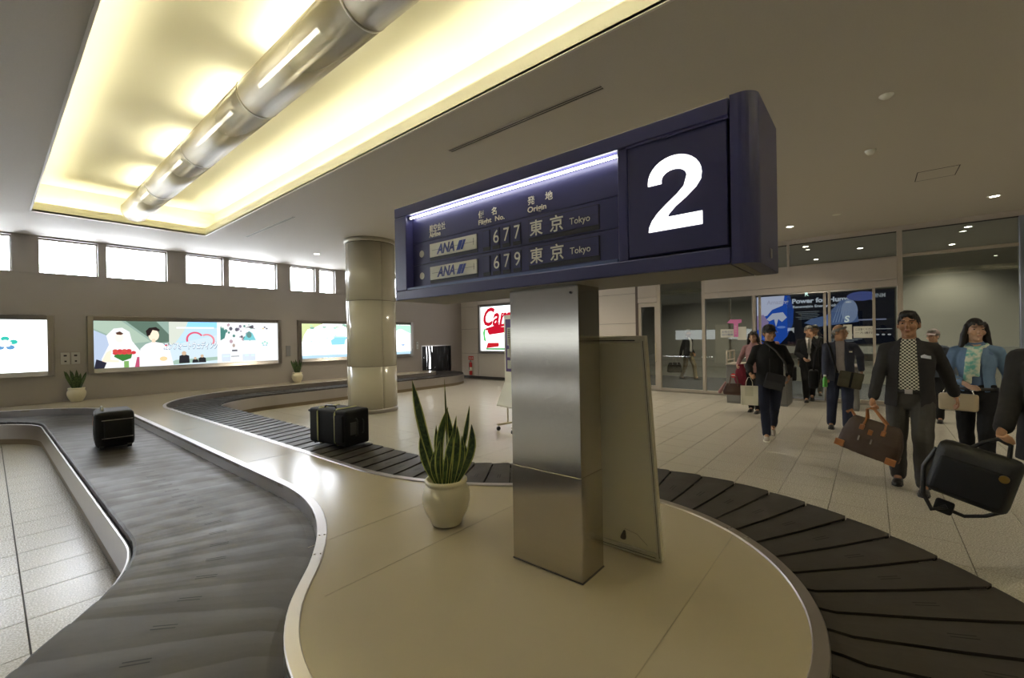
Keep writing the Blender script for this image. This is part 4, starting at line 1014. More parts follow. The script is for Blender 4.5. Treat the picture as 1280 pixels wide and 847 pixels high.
detector('white ceiling smoke detector nearer the camera', 5.31, -.125, .055, .03); detector('white ceiling smoke detector farther from the camera', 6.79, -.008, .055, .05); detector('faint flush sensor near the glass front', 10.05, .48, .07, .012, 'ceiling_sensor')
def slot(label, x, y0, y1, m, wv=.035):
    t = thing('slot_diffuser', label, 'air vent', (x, (y0 + y1) / 2, CEIL)); h_ = (y1 - y0) / 2
    mb = MB(); mb.box(-wv, -wv + .01, -h_, h_, -.006, 0); mb.box(wv - .01, wv, -h_, h_, -.006, 0); mb.box(-.005, .005, -h_, h_, -.006, 0); mb.build('frame', m, t)
    MB().box(-wv + .01, wv - .01, -h_, h_, -.002, -.0005).build('slot', M['seam'], t)
slot('long dark linear air slot in the ceiling above the blue sign', 3.45, 1.79, 3.74, M['fascia'])
slot('short pale linear air slot between the cove and the round column', 3.445, 7.75, 9.92, M['flapw'])
ap = thing('access_panel', 'square ceiling access hatch near the right edge', 'hatch', (8.42, -.71, CEIL))
mb = MB()
for (a, b, c2, d) in ((-.24, .24, -.21, -.20), (-.24, .24, .20, .21), (-.24, -.23, -.2, .2), (.23, .24, -.2, .2)): mb.box(a, b, c2, d, -.003, 0)
mb.build('frame', M['seam'], ap); MB().box(-.23, .23, -.2, .2, -.002, -.0005).build('panel', M['ceiling'], ap)
# ------------------------------------------------------------ people
from mathutils import noise
def V(*a): return Vector(a)
class Blob:
    def __init__(s): s.mb = MB()
    def cap(s, p0, r0, p1, r1, n=12):
        p0, p1 = Vector(p0), Vector(p1); d = p1 - p0; L = d.length; d = d / L if L > 1e-6 else V(0, 0, 1)
        a = d.orthogonal().normalized(); b = d.cross(a); rings = []
        seq = [(p0, r0, -t) for t in (88, 60, 30)] + [(p0, r0, 0), (p1, r1, 0)] + [(p1, r1, t) for t in (30, 60, 88)]
        for p, r, t in seq:
            c = p + d * r * math.sin(math.radians(t)); q = r * math.cos(math.radians(t))
            rings.append([c + (a * math.cos(2 * PI * i / n) + b * math.sin(2 * PI * i / n)) * q for i in range(n)])
        s.mb.loft(rings); return s
    def ell(s, c, r, R=None, n=14, m=10):
        c = Vector(c); rings = []
        for j in range(m + 1):
            t = math.radians(-88 + 176 * j / m); rings.append([])
            for i in range(n):
                v = V(r[0] * math.cos(t) * math.cos(2 * PI * i / n), r[1] * math.cos(t) * math.sin(2 * PI * i / n), r[2] * math.sin(t))
                rings[-1].append(c + (R @ v if R else v))
        s.mb.loft(rings); return s
    def stack(s, rows, n=24, R=None, sq=1.0):      # rows: z, rx, ry, cx, cy
        rings = []
        for (z, rx, ry, cx, cy) in rows:
            rg = []
            for i in range(n):
                t = 2 * PI * i / n; c_, s_ = math.cos(t), math.sin(t)
                v = V(cx + rx * abs(c_) ** sq * (1 if c_ > 0 else -1), cy + ry * abs(s_) ** sq * (1 if s_ > 0 else -1), z); rg.append(R @ v if R else v)
            rings.append(rg)
        s.mb.loft(rings); return s
    def mesh(s, vox, k=1.0, smooth=4, wr=0.0, wf=9.0, seed=0.0):
        me = s.mb.mesh('b', []); 
        r = evalmesh(me, [('REMESH', dict(mode='VOXEL', voxel_size=vox, use_smooth_shade=True)), ('SMOOTH', dict(factor=.5, iterations=smooth))], 'b'); bpy.data.meshes.remove(me)
        N = len(r.vertices); co = np.empty(N * 3, 'f'); r.vertices.foreach_get('co', co); co = co.reshape(-1, 3)
        if wr:
            no = np.empty(N * 3, 'f'); r.vertices.foreach_get('normal', no); no = no.reshape(-1, 3)
            qv = np.array([noise.noise((c[0] * wf + seed, c[1] * wf, c[2] * wf * .55)) + .5 * noise.noise((c[0] * wf * 2.3, c[1] * wf * 2.3 + seed, c[2] * wf * 1.6)) for c in co.tolist()], 'f')
            co = co + no * (qv * wr)[:, None]
        r.vertices.foreach_set('co', (co * k).ravel()); r.update()
        r.polygons.foreach_set('use_smooth', [True] * len(r.polygons)); return r
def put(me, name, m, parent):
    me.materials.clear(); me.materials.append(m); me.name = name; o = bpy.data.objects.new(name, me); C.objects.link(o); o.parent = parent; return o
def cut(me, planes, pred, solid=.006):
    bm = bmesh.new(); bm.from_mesh(me)
    for co, no in planes: bmesh.ops.bisect_plane(bm, geom=bm.verts[:] + bm.edges[:] + bm.faces[:], plane_co=co, plane_no=no, dist=1e-5)
    bmesh.ops.delete(bm, geom=[f for f in bm.faces if pred(f.calc_center_median())], context='FACES'); bm.to_mesh(me); bm.free()
    if solid:
        r = evalmesh(me, [('SOLIDIFY', dict(thickness=solid, offset=-1))], 'b'); bpy.data.meshes.remove(me); return r
    return me
def patch(me, pred, off, thick=.004, planes=()):
    c = me.copy(); bm = bmesh.new(); bm.from_mesh(c)
    for co, no in planes: bmesh.ops.bisect_plane(bm, geom=bm.verts[:] + bm.edges[:] + bm.faces[:], plane_co=co, plane_no=no, dist=1e-5)
    bmesh.ops.delete(bm, geom=[f for f in bm.faces if not pred(f.calc_center_median(), f.normal)], context='FACES')
    for v in bm.verts: v.co += v.normal * off
    bm.to_mesh(c); bm.free(); r = evalmesh(c, [('SOLIDIFY', dict(thickness=thick, offset=1))], 'b'); bpy.data.meshes.remove(c); return r
def ik(a, c, l1, l2, hint):
    a, c = Vector(a), Vector(c); d = c - a; L = min(d.length, (l1 + l2) * .998); d.normalize(); c = a + d * L
    x = (l1 * l1 - l2 * l2 + L * L) / (2 * L); h = math.sqrt(max(l1 * l1 - x * x, 0)); hv = Vector(hint); hv = (hv - d * hv.dot(d)).normalized()
    return a + d * x + hv * h, c
def cloth(name, c, var=.12, rough=.85, vs=30): return mat(name, c, rough, var=var, vscale=vs, bump=.08, bscale=250, spec=.25)
SKIN = mat('skin', (.42, .235, .14), .5, var=.06, vscale=15, spec=.35); SKIN2 = mat('skin_pale', (.50, .31, .21), .5, var=.05, vscale=15, spec=.35); SKIN3 = mat('skin_tanned', (.36, .19, .11), .5, var=.06, vscale=15, spec=.35)
HB = mat('black_hair', (.012, .010, .009), .45, var=.3, vscale=120); HG = mat('grey_hair', (.20, .19, .17), .6, var=.3, vscale=120)
EYEW = mat('eye_white', (.30, .26, .23), .5); IRIS = mat('iris_dark', (.02, .012, .01), .2); LIP = mat('lips', (.36, .14, .11), .45)
def hand(B, wr, d, n, curl, sc=1.0, thumb=.6):
    d = Vector(d).normalized(); n = Vector(n); n = (n - d * n.dot(d)).normalized(); s_ = n.cross(d)
    R = Matrix((s_, d, n)).transposed()
    B.ell(wr + d * .045 * sc, (.040 * sc, .052 * sc, .017 * sc), R, 12, 8); B.cap(wr, .024 * sc, wr + d * .03 * sc, .024 * sc, 8)
    tips = []
    for i, (o, l) in enumerate(((.030, .92), (.011, 1.0), (-.009, .95), (-.028, .78))):
        p = wr + d * .085 * sc + s_ * o * sc - n * .002; a = curl[0] * .6
        r = .0088 * sc
        for j, q in enumerate((.042, .027, .020)):
            dd = d * math.cos(a) + n * math.sin(a) + s_ * o * 1.2 * (1 - min(a, 1)); dd.normalize(); p2 = p + dd * q * l * sc
            B.cap(p, r, p2, r * .92, 7); p = p2; r *= .92; a += curl[1]
        tips.append(p)
    p = wr + d * .025 * sc + s_ * .032 * sc; p2 = p + (d * .55 + s_ * .6 + n * .35 * thumb).normalized() * .040 * sc; p3 = p2 + (d * .8 + n * .6 * thumb + s_ * .05).normalized() * .028 * sc
    B.cap(p, .013 * sc, p2, .0105 * sc, 7); B.cap(p2, .0105 * sc, p3, .0085 * sc, 7)
    return s_
def person(label, loc, head_deg, H, feet, hands, look=(0, 0), top='suit', cols=None, hair='short', vox=.0075, sex='m', skin=None, lean=0.0, build=1.0, palm=None, curls=None, lift=(0, 0), edir=None, long=None, wide=None, glasses=False, cap=None, pelvis=.0, coat_len=.76, group=None):
    k = H / 1.70; t = thing('person', label, 'person', loc, math.radians(head_deg - 90))
    inv = (Matrix.Translation(loc) @ Matrix.Rotation(math.radians(head_deg - 90), 4, 'Z')).inverted()
    def loc_(p): return (inv @ Vector(p)) / k
    skin = skin or SKIN; cols = cols or {}; vc = vox / k
    dz = -.012 + pelvis; W_ = build
    sh_w = .170 * W_ if sex == 'm' else .160
    ang = lean
    def up_(v): # lean the torso forward about the hips
        v = Vector(v); y, z = v.y, v.z - .92; return V(v.x, y * math.cos(ang) + z * math.sin(ang), .92 + dz - y * math.sin(ang) + z * math.cos(ang))
    hips = [V(-.088, 0, .90 + dz), V(.088, 0, .90 + dz)]
    ank = []; knee = []
    for i in (0, 1):
        f = Vector(feet[i]); f.z = .085 + lift[i]
        kn, an = ik(hips[i], f, .425, .415, (0.02 * (1 if i else -1), 1, 0)); knee.append(kn); ank.append(an)
    sh = [up_((-sh_w, -.01, 1.362)), up_((sh_w, -.01, 1.362))]
    el = []; wr = []
    for i in (0, 1):
        h = loc_(hands[i]); e = (edir[i] if edir and edir[i] else (.35 * (1 if i else -1), -1, -.1))
        E_, W2 = ik(sh[i], h, .285, .25, e); el.append(E_); wr.append(W2)
    # ---- body, one continuous surface
    B = Blob()
    tors = [(.80, .12, .10, 0, 0), (.90, .150 * W_, .115, 0, -.005), (1.0, .138 * W_, .105, 0, 0), (1.1, .130 * W_, .100, 0, .002), (1.25, .150 * W_, .112, 0, 0), (1.35, .150 * W_, .100, 0, -.005), (1.42, .10, .07, 0, -.01), (1.46, .055, .05, 0, -.005)]
    ft = 1.0 if sex == 'm' else .88
    B.mb.loft([[up_((cx + ft * rx * math.cos(2 * PI * i / 20), cy + ry * math.sin(2 * PI * i / 20), z)) for i in range(20)] for (z, rx, ry, cx, cy) in tors])
    hc = up_((0, .018, 1.585)); nb = up_((0, -.015, 1.40))
    ya, pa = math.radians(look[0]), math.radians(look[1])
    RH = Matrix.Rotation(ya, 3, 'Z') @ Matrix.Rotation(pa, 3, 'X')
    HS = 1.09
    def hp(x, y, z): return hc + RH @ V(x * HS, y * HS, z * HS + .008)
    B.cap(nb, .060, hc + RH @ V(0, -.02, -.05), .052)
    fs = 1.0 if sex == 'm' else .93
    B.ell(hp(0, -.008, .022), (.074 * fs, .092, .097), RH); B.ell(hp(0, .018, -.022), (.064 * fs, .074, .092), RH); B.ell(hp(0, .030, -.080), (.049 * fs, .052, .036), RH); B.ell(hp(0, .066, -.098), (.024, .020, .018), RH)
    B.cap(hp(0, .086, .012), .009, hp(0, .108, -.024), .0125, 8); B.ell(hp(0, .098, -.030), (.019, .014, .010), RH)
    for s_ in (-1, 1):
        B.ell(hp(s_ * .073 * fs, -.006, -.012), (.010, .020, .031), RH); B.ell(hp(s_ * .036, .060, -.030), (.027, .026, .030), RH)
        B.cap(hp(s_ * .012, .087, .024), .008, hp(s_ * .045, .074, .024), .008, 7)
    B.ell(hp(0, .088, -.062), (.026, .013, .012), RH)
    for i in (0, 1):
        s_ = 1 if i else -1
        B.cap(up_((s_ * sh_w * .45, -.01, 1.375)), .050, sh[i], .044); B.cap(sh[i], .050, el[i], .037); B.cap(el[i], .037, wr[i], .025)
        d = (wr[i] - el[i]).normalized()
        if palm and palm[i] and len(palm[i]) == 2: d = Vector(palm[i][0]); n = Vector(palm[i][1])
        else: n = V(-s_, .25, 0)
        side = hand(B, wr[i], d, n if (n.cross(d)).y > -.3 or (palm and palm[i]) else n, (curls[i] if curls else (.35, .35)))
        B.cap(hips[i], .080, knee[i], .054); B.cap(knee[i], .052, ank[i], .036); B.cap(ank[i], .036, ank[i] + V(0, .10, -.045), .026)
    put(B.mesh(vc, k, 3), 'body', skin, t)
    S_ = lambda o: o
    # ---- face
    for s_ in (-1, 1):
        e = Blob().ell(hp(s_ * .031, .0815, .003), (.0120, .006, .0048), RH, 10, 6); e.mb.v = [tuple(Vector(v) * k) for v in e.mb.v]; eo = e.mb.build('eye', EYEW, t)
        e = Blob().ell(hp(s_ * .031, .0862, .003), (.0066, .0035, .0052), RH, 8, 5); e.mb.v = [tuple(Vector(v) * k) for v in e.mb.v]; e.mb.build('iris', IRIS, eo)
        e = Blob().cap(hp(s_ * .016, .0955, .026), .0036, hp(s_ * .048, .080, .027), .0028, 6); e.mb.v = [tuple(Vector(v) * k) for v in e.mb.v]; e.mb.build('eyebrow', cols.get('hair', HB), t)
    e = Blob().ell(hp(0, .0995, -.0605), (.021, .0045, .0050), RH, 12, 6); e.mb.v = [tuple(Vector(v) * k) for v in e.mb.v]; e.mb.build('mouth', LIP, t)
    # ---- hair
    hm = cols.get('hair', HB)
    Hh = Blob(); Hh.ell(hp(0, -.012, .028), (.083 * fs, .101, .104), RH, 20, 14)
    if hair in ('short', 'bald'):
        Hh.ell(hp(0, -.035, .02), (.082 * fs, .08, .098), RH)
        Hh.ell(hp(0, .028, .078), (.070 * fs, .064, .050), RH); me = Hh.mesh(.0055 / k, 1, 1, .007, 38)
        n1 = RH @ V(0, .66, -.75)
        pl = [(hp(0, .064, .046), n1), (hp(.0, -.06, -.075), RH @ V(0, .0, -1))]
        if hair == 'bald': pl.append((hp(0, 0, .052), RH @ V(0, -.35, 1)))
        bm = bmesh.new(); bm.from_mesh(me)
        for co, no in pl:
            r = bmesh.ops.bisect_plane(bm, geom=bm.verts[:] + bm.edges[:] + bm.faces[:], plane_co=co, plane_no=no, clear_outer=True)
        for v in bm.verts:      # uneven hairline
            if v.is_boundary:
                q_ = noise.noise(v.co * 90) * .012 + noise.noise(v.co * 240) * .008; v.co += RH @ V(0, -.2, 1) * q_
        bm.to_mesh(me); bm.free(); me = evalmesh(me, [('SOLIDIFY', dict(thickness=.010, offset=-1))], 'h')
        for v in me.vertices: v.co *= k
        put(me, 'hair', hm, t)
    elif hair == 'long':
        me0 = Hh
        me = Hh.mesh(.007, 1, 2); bm = bmesh.new(); bm.from_mesh(me)
        bmesh.ops.bisect_plane(bm, geom=bm.verts[:] + bm.edges[:] + bm.faces[:], plane_co=hp(0, .05, .045), plane_no=RH @ V(0, .80, -.6), clear_outer=True)
        es = [e for e in bm.edges if e.is_boundary]; bmesh.ops.holes_fill(bm, edges=es); bm.to_mesh(me); bm.free()
        L_ = Blob(); L_.mb.add([v.co for v in me.vertices], [list(p.vertices) for p in me.polygons]); bpy.data.meshes.remove(me)
        for s_ in (-1, 1):
            L_.cap(hp(s_ * .070, .012, .05), .020, hp(s_ * .085, .008, -.05), .024); L_.cap(hp(s_ * .083, .0, -.04), .026, hp(s_ * .100, -.01, -.155), .026); L_.cap(hp(s_ * .05, -.055, -.04), .05, hp(s_ * .075, -.055, -.17), .04)
        L_.cap(hp(0, -.06, 0), .055, hp(0, -.065, -.165), .05)
        L_.cap(hp(-.045, .078, .070), .014, hp(-.02, .092, .052), .012); L_.cap(hp(0, .086, .075), .014, hp(.0, .094, .050), .011); L_.cap(hp(.045, .078, .070), .014, hp(.03, .090, .050), .011)
        put(L_.mesh(.007, k, 3, .002, 30), 'hair', hm, t)
    if cap:
        Cb = Blob(); Cb.ell(hp(0, -.010, .040), (.088, .106, .098), RH, 20, 14); me = Cb.mesh(.006, 1, 2)
        bm = bmesh.new(); bm.from_mesh(me)
        bmesh.ops.bisect_plane(bm, geom=bm.verts[:] + bm.edges[:] + bm.faces[:], plane_co=hp(0, .06, .044), plane_no=RH @ V(0, .10, -1), clear_outer=True); bm.to_mesh(me); bm.free()
        me = evalmesh(me, [('SOLIDIFY', dict(thickness=.006, offset=-1))], 'c')
        for v in me.vertices: v.co *= k
        co_ = put(me, 'cap', cap, t)
        bb = MB(); rings = []
        for i in range(9):
            x = -.068 + .136 * i / 8; dep = .062 * math.sqrt(max(0, 1 - (x / .075) ** 2)); y0_ = .082 * math.sqrt(max(0, 1 - (x / .086) ** 2)) - .01
            rings.append([hp(x, y0_, .048) * k, hp(x, y0_ + dep + .01, .030 + .02 * (x / .07) ** 2 * -1) * k, hp(x, y0_ + dep + .01, .025 - .02 * (x / .07) ** 2) * k, hp(x, y0_, .042) * k])
        bb.loft(rings); o = bb.build('brim', cap, co_)
    if glasses:
        g = MB()
        for s_ in (-1, 1):
            g.tube([hp(s_ * .033 + .021 * math.cos(a), .097, .004 + .015 * math.sin(a)) * k for a in [2 * PI * i / 12 for i in range(12)]], .0016, 5, closed=True)
            g.tube([hp(s_ * .054, .095, .008) * k, hp(s_ * .078, .03, .008) * k, hp(s_ * .080, -.02, -.005) * k], .0016, 5)
        g.tube([hp(-.012, .098, .006) * k, hp(.012, .098, .006) * k], .0016, 5); g.build('glasses', IRIS, t)
    # ---- trousers, shoes
    Tb = Blob()
    Tb.mb.loft([[V(rx * math.cos(2 * PI * i / 20), cy + ry * math.sin(2 * PI * i / 20), z + dz) for i in range(20)] for (z, rx, ry, cx, cy) in
                [(.78, .11, .095, 0, 0), (.84, .160 * W_, .122, 0, -.005), (.92, .166 * W_, .128, 0, -.005), (1.0, .152 * W_, .118, 0, 0)]])
    for i in (0, 1):
        s_ = 1 if i else -1; w_ = wide or 1.0; d = (ank[i] - knee[i]).normalized()
        Tb.cap(hips[i] + V(0, -.005, -.02), .095 * W_, knee[i], .072 * w_); Tb.cap(knee[i], .070 * w_, ank[i] - d * .0, .060 * w_)
    tm = Tb.mesh(.009, 1, 4, .006, 11, seed=H * 7)
    put(cut(tm, [(up_((0, 0, .99)), V(0, 0, 1))], lambda c: False, 0) if 0 else tm, 'trousers', cols['trousers'], t)
    for v in tm.vertices: v.co *= k
    for i in (0, 1):
        a = ank[i]; pitch = 0 if lift[i] < .03 else -.6; Rf = Matrix.Rotation(pitch, 3, 'X')
        sb = Blob(); o = a + V(0, 0, 0)
        def fp(x, y, z): return o + Rf @ V(x, y, z - .0)
        sb.cap(fp(0, -.03, -.035), .040, fp(0, .02, -.02), .044); sb.cap(fp(0, .0, -.045), .038, fp(0, .13, -.055), .034); sb.cap(fp(-.012, .10, -.058), .030, fp(-.008, .165, -.062), .024); sb.cap(fp(.012, .10, -.058), .030, fp(.008, .160, -.062), .024)
        me = sb.mesh(.007, 1, 3)
        for v in me.vertices:
            l = Rf.inverted() @ (v.co - o)
            if l.z < -.083: l.z = -.083; v.co = o + Rf @ l
            v.co *= k
        so = put(me, 'shoe', cols['shoes'], t)
        sl = MB(); pts = [(.0, -.068), (.032, -.055), (.038, 0), (.040, .06), (.046, .11), (.038, .165), (.012, .192), (-.012, .192), (-.038, .165), (-.046, .11), (-.040, .06), (-.038, 0), (-.032, -.055)]
        n = len(pts); sl.add([fp(x, y, -.070) * k for x, y in pts] + [fp(x, y, -.085) * k for x, y in pts], [list(range(n)), list(range(n, 2 * n))] + [(j, (j + 1) % n, n + (j + 1) % n, n + j) for j in range(n)])
        sl.build('sole', cols.get('soles', M['boxblack']), so)
    # ---- shirt
    def torso_stack(rows, sl_r, cuff, gap=.0, sleeves=True, seed=0, wr_=.005, fr=1.0, vx=.009):
        J = Blob(); J.mb.loft([[up_((cx + rx * math.cos(2 * PI * i / 28), cy + ry * math.sin(2 * PI * i / 28), z)) for i in range(28)] for (z, rx, ry, cx, cy) in rows])
        if sleeves:
            for i in (0, 1):
                s_ = 1 if i else -1; sh2 = sh[i] + V(0, 0, -.002); J.cap(up_((s_ * sh_w * .35, -.012, 1.385)), .055, sh2, sl_r[0]); J.cap(sh2, sl_r[0], el[i], sl_r[1])
                J.cap(el[i], sl_r[1], el[i].lerp(wr[i], cuff), sl_r[2])
        return J.mesh(vx, 1, 3, wr_, 10, seed=seed + H * 3)
    if sex == 'm':
        base = [(.950, .158 * W_, .125, 0, 0), (1.0, .156 * W_, .124, 0, .004), (1.1, .152 * W_, .122, 0, .006), (1.22, .165 * W_, .128, 0, .002), (1.33, .165 * W_, .112, 0, -.004), (1.40, .125 * W_, .088, 0, -.01), (1.445, .070, .062, 0, -.006)]
        jk = [(coat_len, .192 * W_, .140, 0, 0), (.86, .188 * W_, .138, 0, 0), (.97, .180 * W_, .134, 0, .004), (1.08, .174 * W_, .132, 0, .006), (1.22, .188 * W_, .138, 0, .002), (1.32, .182 * W_, .124, 0, -.004), (1.385, .140 * W_, .098, 0, -.012), (1.43, .088, .074, 0, -.012), (1.465, .066, .060, 0, -.010)]
    else:
        base = [(.950, .140, .116, 0, 0), (1.0, .135, .112, 0, .004), (1.1, .130, .108, 0, .006), (1.22, .150, .130, 0, .012), (1.33, .148, .108, 0, -.0), (1.40, .110, .08, 0, -.01), (1.445, .064, .056, 0, -.006)]
        jk = [(coat_len, .158, .128, 0, 0), (.92, .158, .128, 0, 0), (1.02, .142, .122, 0, .004), (1.1, .138, .120, 0, .006), (1.22, .154, .140, 0, .012), (1.32, .150, .118, 0, -.0), (1.39, .120, .092, 0, -.012), (1.44, .080, .068, 0, -.010), (1.455, .062, .056, 0, -.008)]
    open_ = top in ('open', 'suit', 'blazer')
    if open_ or top == 'cardigan':
        me = torso_stack(base, None, 0, sleeves=False, wr_=.003)
        for v in me.vertices: v.co *= k
        put(me, 'shirt', cols['shirt'], t)
        cb = MB(); rg = []
        for i in range(20):
            a = 2 * PI * i / 20; rg.append((a, .066 + .004 * math.cos(a), .060))
        rings = [[up_((r_ * math.cos(a) * q, -.006 + r2_ * math.sin(a) * q, z - .018 * max(0, math.sin(a)))) * k for a, r_, r2_ in rg] for z, q in ((1.425, 1.10), (1.465, .98), (1.468, .93), (1.43, 1.0))]
        cb.loft(rings + [rings[0]], caps=False); cb.build('shirt_collar', cols.get('collar', cols['shirt']), t)
        bl = MB(); rings = [[up_((.164 * W_ * q * math.cos(2 * PI * i / 24), .001 + .129 * q * math.sin(2 * PI * i / 24), z)) * k for i in range(24)] for z, q in ((.935, 1.0), (.935, 1.03), (.97, 1.03), (.97, 1.0))]
        bl.loft(rings + [rings[0]], caps=False); bo = bl.build('belt', M['boxblack'], t)
        bk = MB(); bk.box(-.028, .028, .132, .140, .932, .972); bk.v = [tuple(up_(v) * k) for v in bk.v]; bk.build('buckle', M['trim'], bo)
    J = torso_stack(jk, (.060 * (W_ if sex == 'm' else .96), .056 if sex == 'm' else .050, .047 if sex == 'm' else .040), .93, seed=5, wr_=.0055, vx=.0085)
    if open_ or top == 'cardigan':
        wt, wm, wb_, zm = {'open': (.055, .070, .085, 1.20), 'blazer': (.060, .055, .075, 1.15), 'suit': (.065, .012, .05, 1.06), 'cardigan': (.05, .06, .08, 1.15)}[top]
        pl = []
        def wid(z): return wm + (wt - wm) * (z - zm) / (1.44 - zm) if z > zm else wm + (wb_ - wm) * (zm - z) / (zm - coat_len)
        for s_ in (-1, 1):
            for (xa, za, xb, zb) in ((wt, 1.44, wm, zm), (wm, zm, wb_, coat_len)):
                a, b = up_((s_ * xa, 0, za)), up_((s_ * xb, 0, zb)); d = (b - a); pl.append((a, V(d.z, 0, -d.x).normalized()))
        pred = lambda c: c.y > up_((0, .02, min(max(c.z, .7), 1.5))).y and abs(c.x) < wid(c.z - dz) - .0005 and c.z > .6 and c.z < 1.47
        laps = [patch(J, lambda c, n: c.x * sg_ > 0 and c.y > .03 and wid(c.z) < abs(c.x) < wid(c.z) + .048 * min(1, max(0, (c.z - zm) / .12)) and zm < c.z < 1.42, .003, .004, pl) for sg_ in (-1, 1)]
        J = cut(J, pl, pred, .007)
        for lap in laps:
            for v in lap.vertices: v.co *= k
            put(lap, 'lapel', cols.get('lapel', cols['jacket']), t)
    for v in J.vertices: v.co *= k
    put(J, 'jacket' if top != 'cardigan' else 'cardigan', cols['jacket'], t)
    if top == 'closed':
        cb = MB(); rings = [[up_((.070 * q * math.cos(2 * PI * i / 20), -.008 + .064 * q * math.sin(2 * PI * i / 20), z)) * k for i in range(20)] for z, q in ((1.42, 1.15), (1.475, 1.02), (1.478, .95), (1.43, 1.0))]
        cb.loft(rings + [rings[0]], caps=False); cb.build('collar', cols['jacket'], t)
        zp = MB(); zp.tube([up_((0, .128, .80)) * k + V(0, .016, 0), up_((0, .138, 1.0)) * k + V(0, .006, 0), up_((0, .142, 1.2)) * k, up_((0, .10, 1.4)) * k], .003, 5); zp.build('zip', M['boxblack'], t)
    info = dict(t=t, k=k, up=up_, hp=hp, wr=wr, el=el, sh=sh, inv=inv, W=Matrix.Translation(loc) @ Matrix.Rotation(math.radians(head_deg - 90), 4, 'Z'), knee=knee)
    return info
def world(inf, v): return inf['W'] @ (Vector(v) * inf['k'])
def grip(inf, i): return world(inf, inf['wr'][i] + (inf['wr'][i] - inf['el'][i]).normalized() * .085)

CH = bpy.data.materials.new('checked_shirt'); CH.use_nodes = True
n, l = nodes(CH); b = n['Principled BSDF']; b.inputs['Roughness'].default_value = .8
tc = n.new('ShaderNodeTexCoord'); ck = n.new('ShaderNodeTexChecker'); ck.inputs['Scale'].default_value = 62; ck.inputs['Color1'].default_value = (.62, .60, .50, 1); ck.inputs['Color2'].default_value = (.035, .035, .03, 1)
mp = n.new('ShaderNodeMapping'); mp.inputs['Scale'].default_value = (1, .0, 1); mp.inputs['Location'].default_value = (.0, .0001, 0); l.new(tc.outputs['Object'], mp.inputs[0]); l.new(mp.outputs[0], ck.inputs[0]); l.new(ck.outputs['Color'], b.inputs['Base Color'])
BLK = cloth('black_cloth', (.012, .012, .013)); SUIT = cloth('charcoal_suit', (.022, .021, .022)); NAVYJ = cloth('navy_blazer', (.050, .056, .085), rough=.8); DGJ = cloth('dark_grey_blazer', (.028, .027, .028)); GTR = cloth('dark_grey_trousers', (.055, .052, .048)); JEAN = cloth('dark_jeans', (.018, .022, .042), vs=60); JEAN2 = cloth('blue_trousers', (.030, .036, .065), vs=50)
WHS = cloth('white_shirt', (.60, .58, .54)); GSH = cloth('grey_lilac_shirt', (.34, .31, .32)); DSH = mat('black_leather_shoe', (.015, .013, .012), .35); SNK = mat('grey_sneaker', (.42, .38, .33), .6, var=.2, vscale=40); BLUEC = cloth('light_blue_cardigan', (.13, .21, .33)); PINK = cloth('pink_knit', (.35, .20, .20)); TAN = cloth('khaki_trousers', (.22, .18, .11))

# 1 man in the checked shirt
q1 = person('man in dark grey blazer and black-and-white checked shirt carrying a brown holdall', (5.83, -.28, 0), 177 - 3, 1.735, [(-.10, -.10, 0), (.12, .13, 0)][::-1] if 0 else [(-.10, .12, 0), (.10, -.12, 0)], [(6.13, -.66, .80), (5.60, .02, .80)], look=(-3, 4), top='open',
            cols=dict(jacket=DGJ, shirt=CH, trousers=GTR, shoes=DSH, collar=CH), vox=.0078, build=1.0, skin=SKIN3, wide=1.12, curls=[(.5, .5), (1.5, 1.2)], coat_len=.80)
pk_ = MB(); pk_.prism([(-.035, 0), (.035, .012), (.037, .030), (.012, .044), (-.012, .032), (-.033, .028)], .004, Matrix(((1, 0, 0, -.125), (0, 0, -1, .158), (0, 1, 0, 1.255), (0, 0, 0, 1)))); pk_.v = [tuple(Vector(v) * 1.02) for v in pk_.v]
pk_.build('pocket_square', mat('white_silk', (.62, .64, .72), .5), q1['t'])
# 2 woman with scarf
q2 = person('woman with long black hair in a light blue cardigan and pale green scarf', (6.80, -.86, 0), 164, 1.665, [(-.09, .05, 0), (.09, -.18, 0)], [(6.74, -1.07, .84), (6.60, -.74, .985)], look=(24, 0), top='cardigan', hair='long', sex='f',
            cols=dict(jacket=BLUEC, shirt=cloth('blue_top', (.10, .16, .28)), trousers=BLK, shoes=DSH), skin=SKIN2, edir=[None, (.8, -.55, 0)], coat_len=.92, vox=.0085)
k = q2['k']; up_ = q2['up']; SC = mat('aqua_print_scarf', (.40, .62, .55), .7, var=.0)
n, l = nodes(SC); b = n['Principled BSDF']; tc = n.new('ShaderNodeTexCoord'); tn = n.new('ShaderNodeTexNoise'); tn.inputs['Scale'].default_value = 16; rr = n.new('ShaderNodeValToRGB'); rr.color_ramp.elements[0].position = .42; rr.color_ramp.elements[0].color = (.14, .42, .36, 1); rr.color_ramp.elements[1].position = .58; rr.color_ramp.elements[1].color = (.58, .60, .48, 1)
l.new(tc.outputs['Object'], tn.inputs[0]); l.new(tn.outputs['Fac'], rr.inputs[0]); l.new(rr.outputs[0], b.inputs['Base Color'])
sb = Blob()
for i in range(10):
    a0, a1 = 2 * PI * i / 10, 2 * PI * (i + 1) / 10; f = lambda a: up_((.082 * math.cos(a), -.005 + .082 * math.sin(a), 1.425 - .035 * max(0, math.sin(a))))
    sb.cap(f(a0), .024, f(a1), .024, 8)
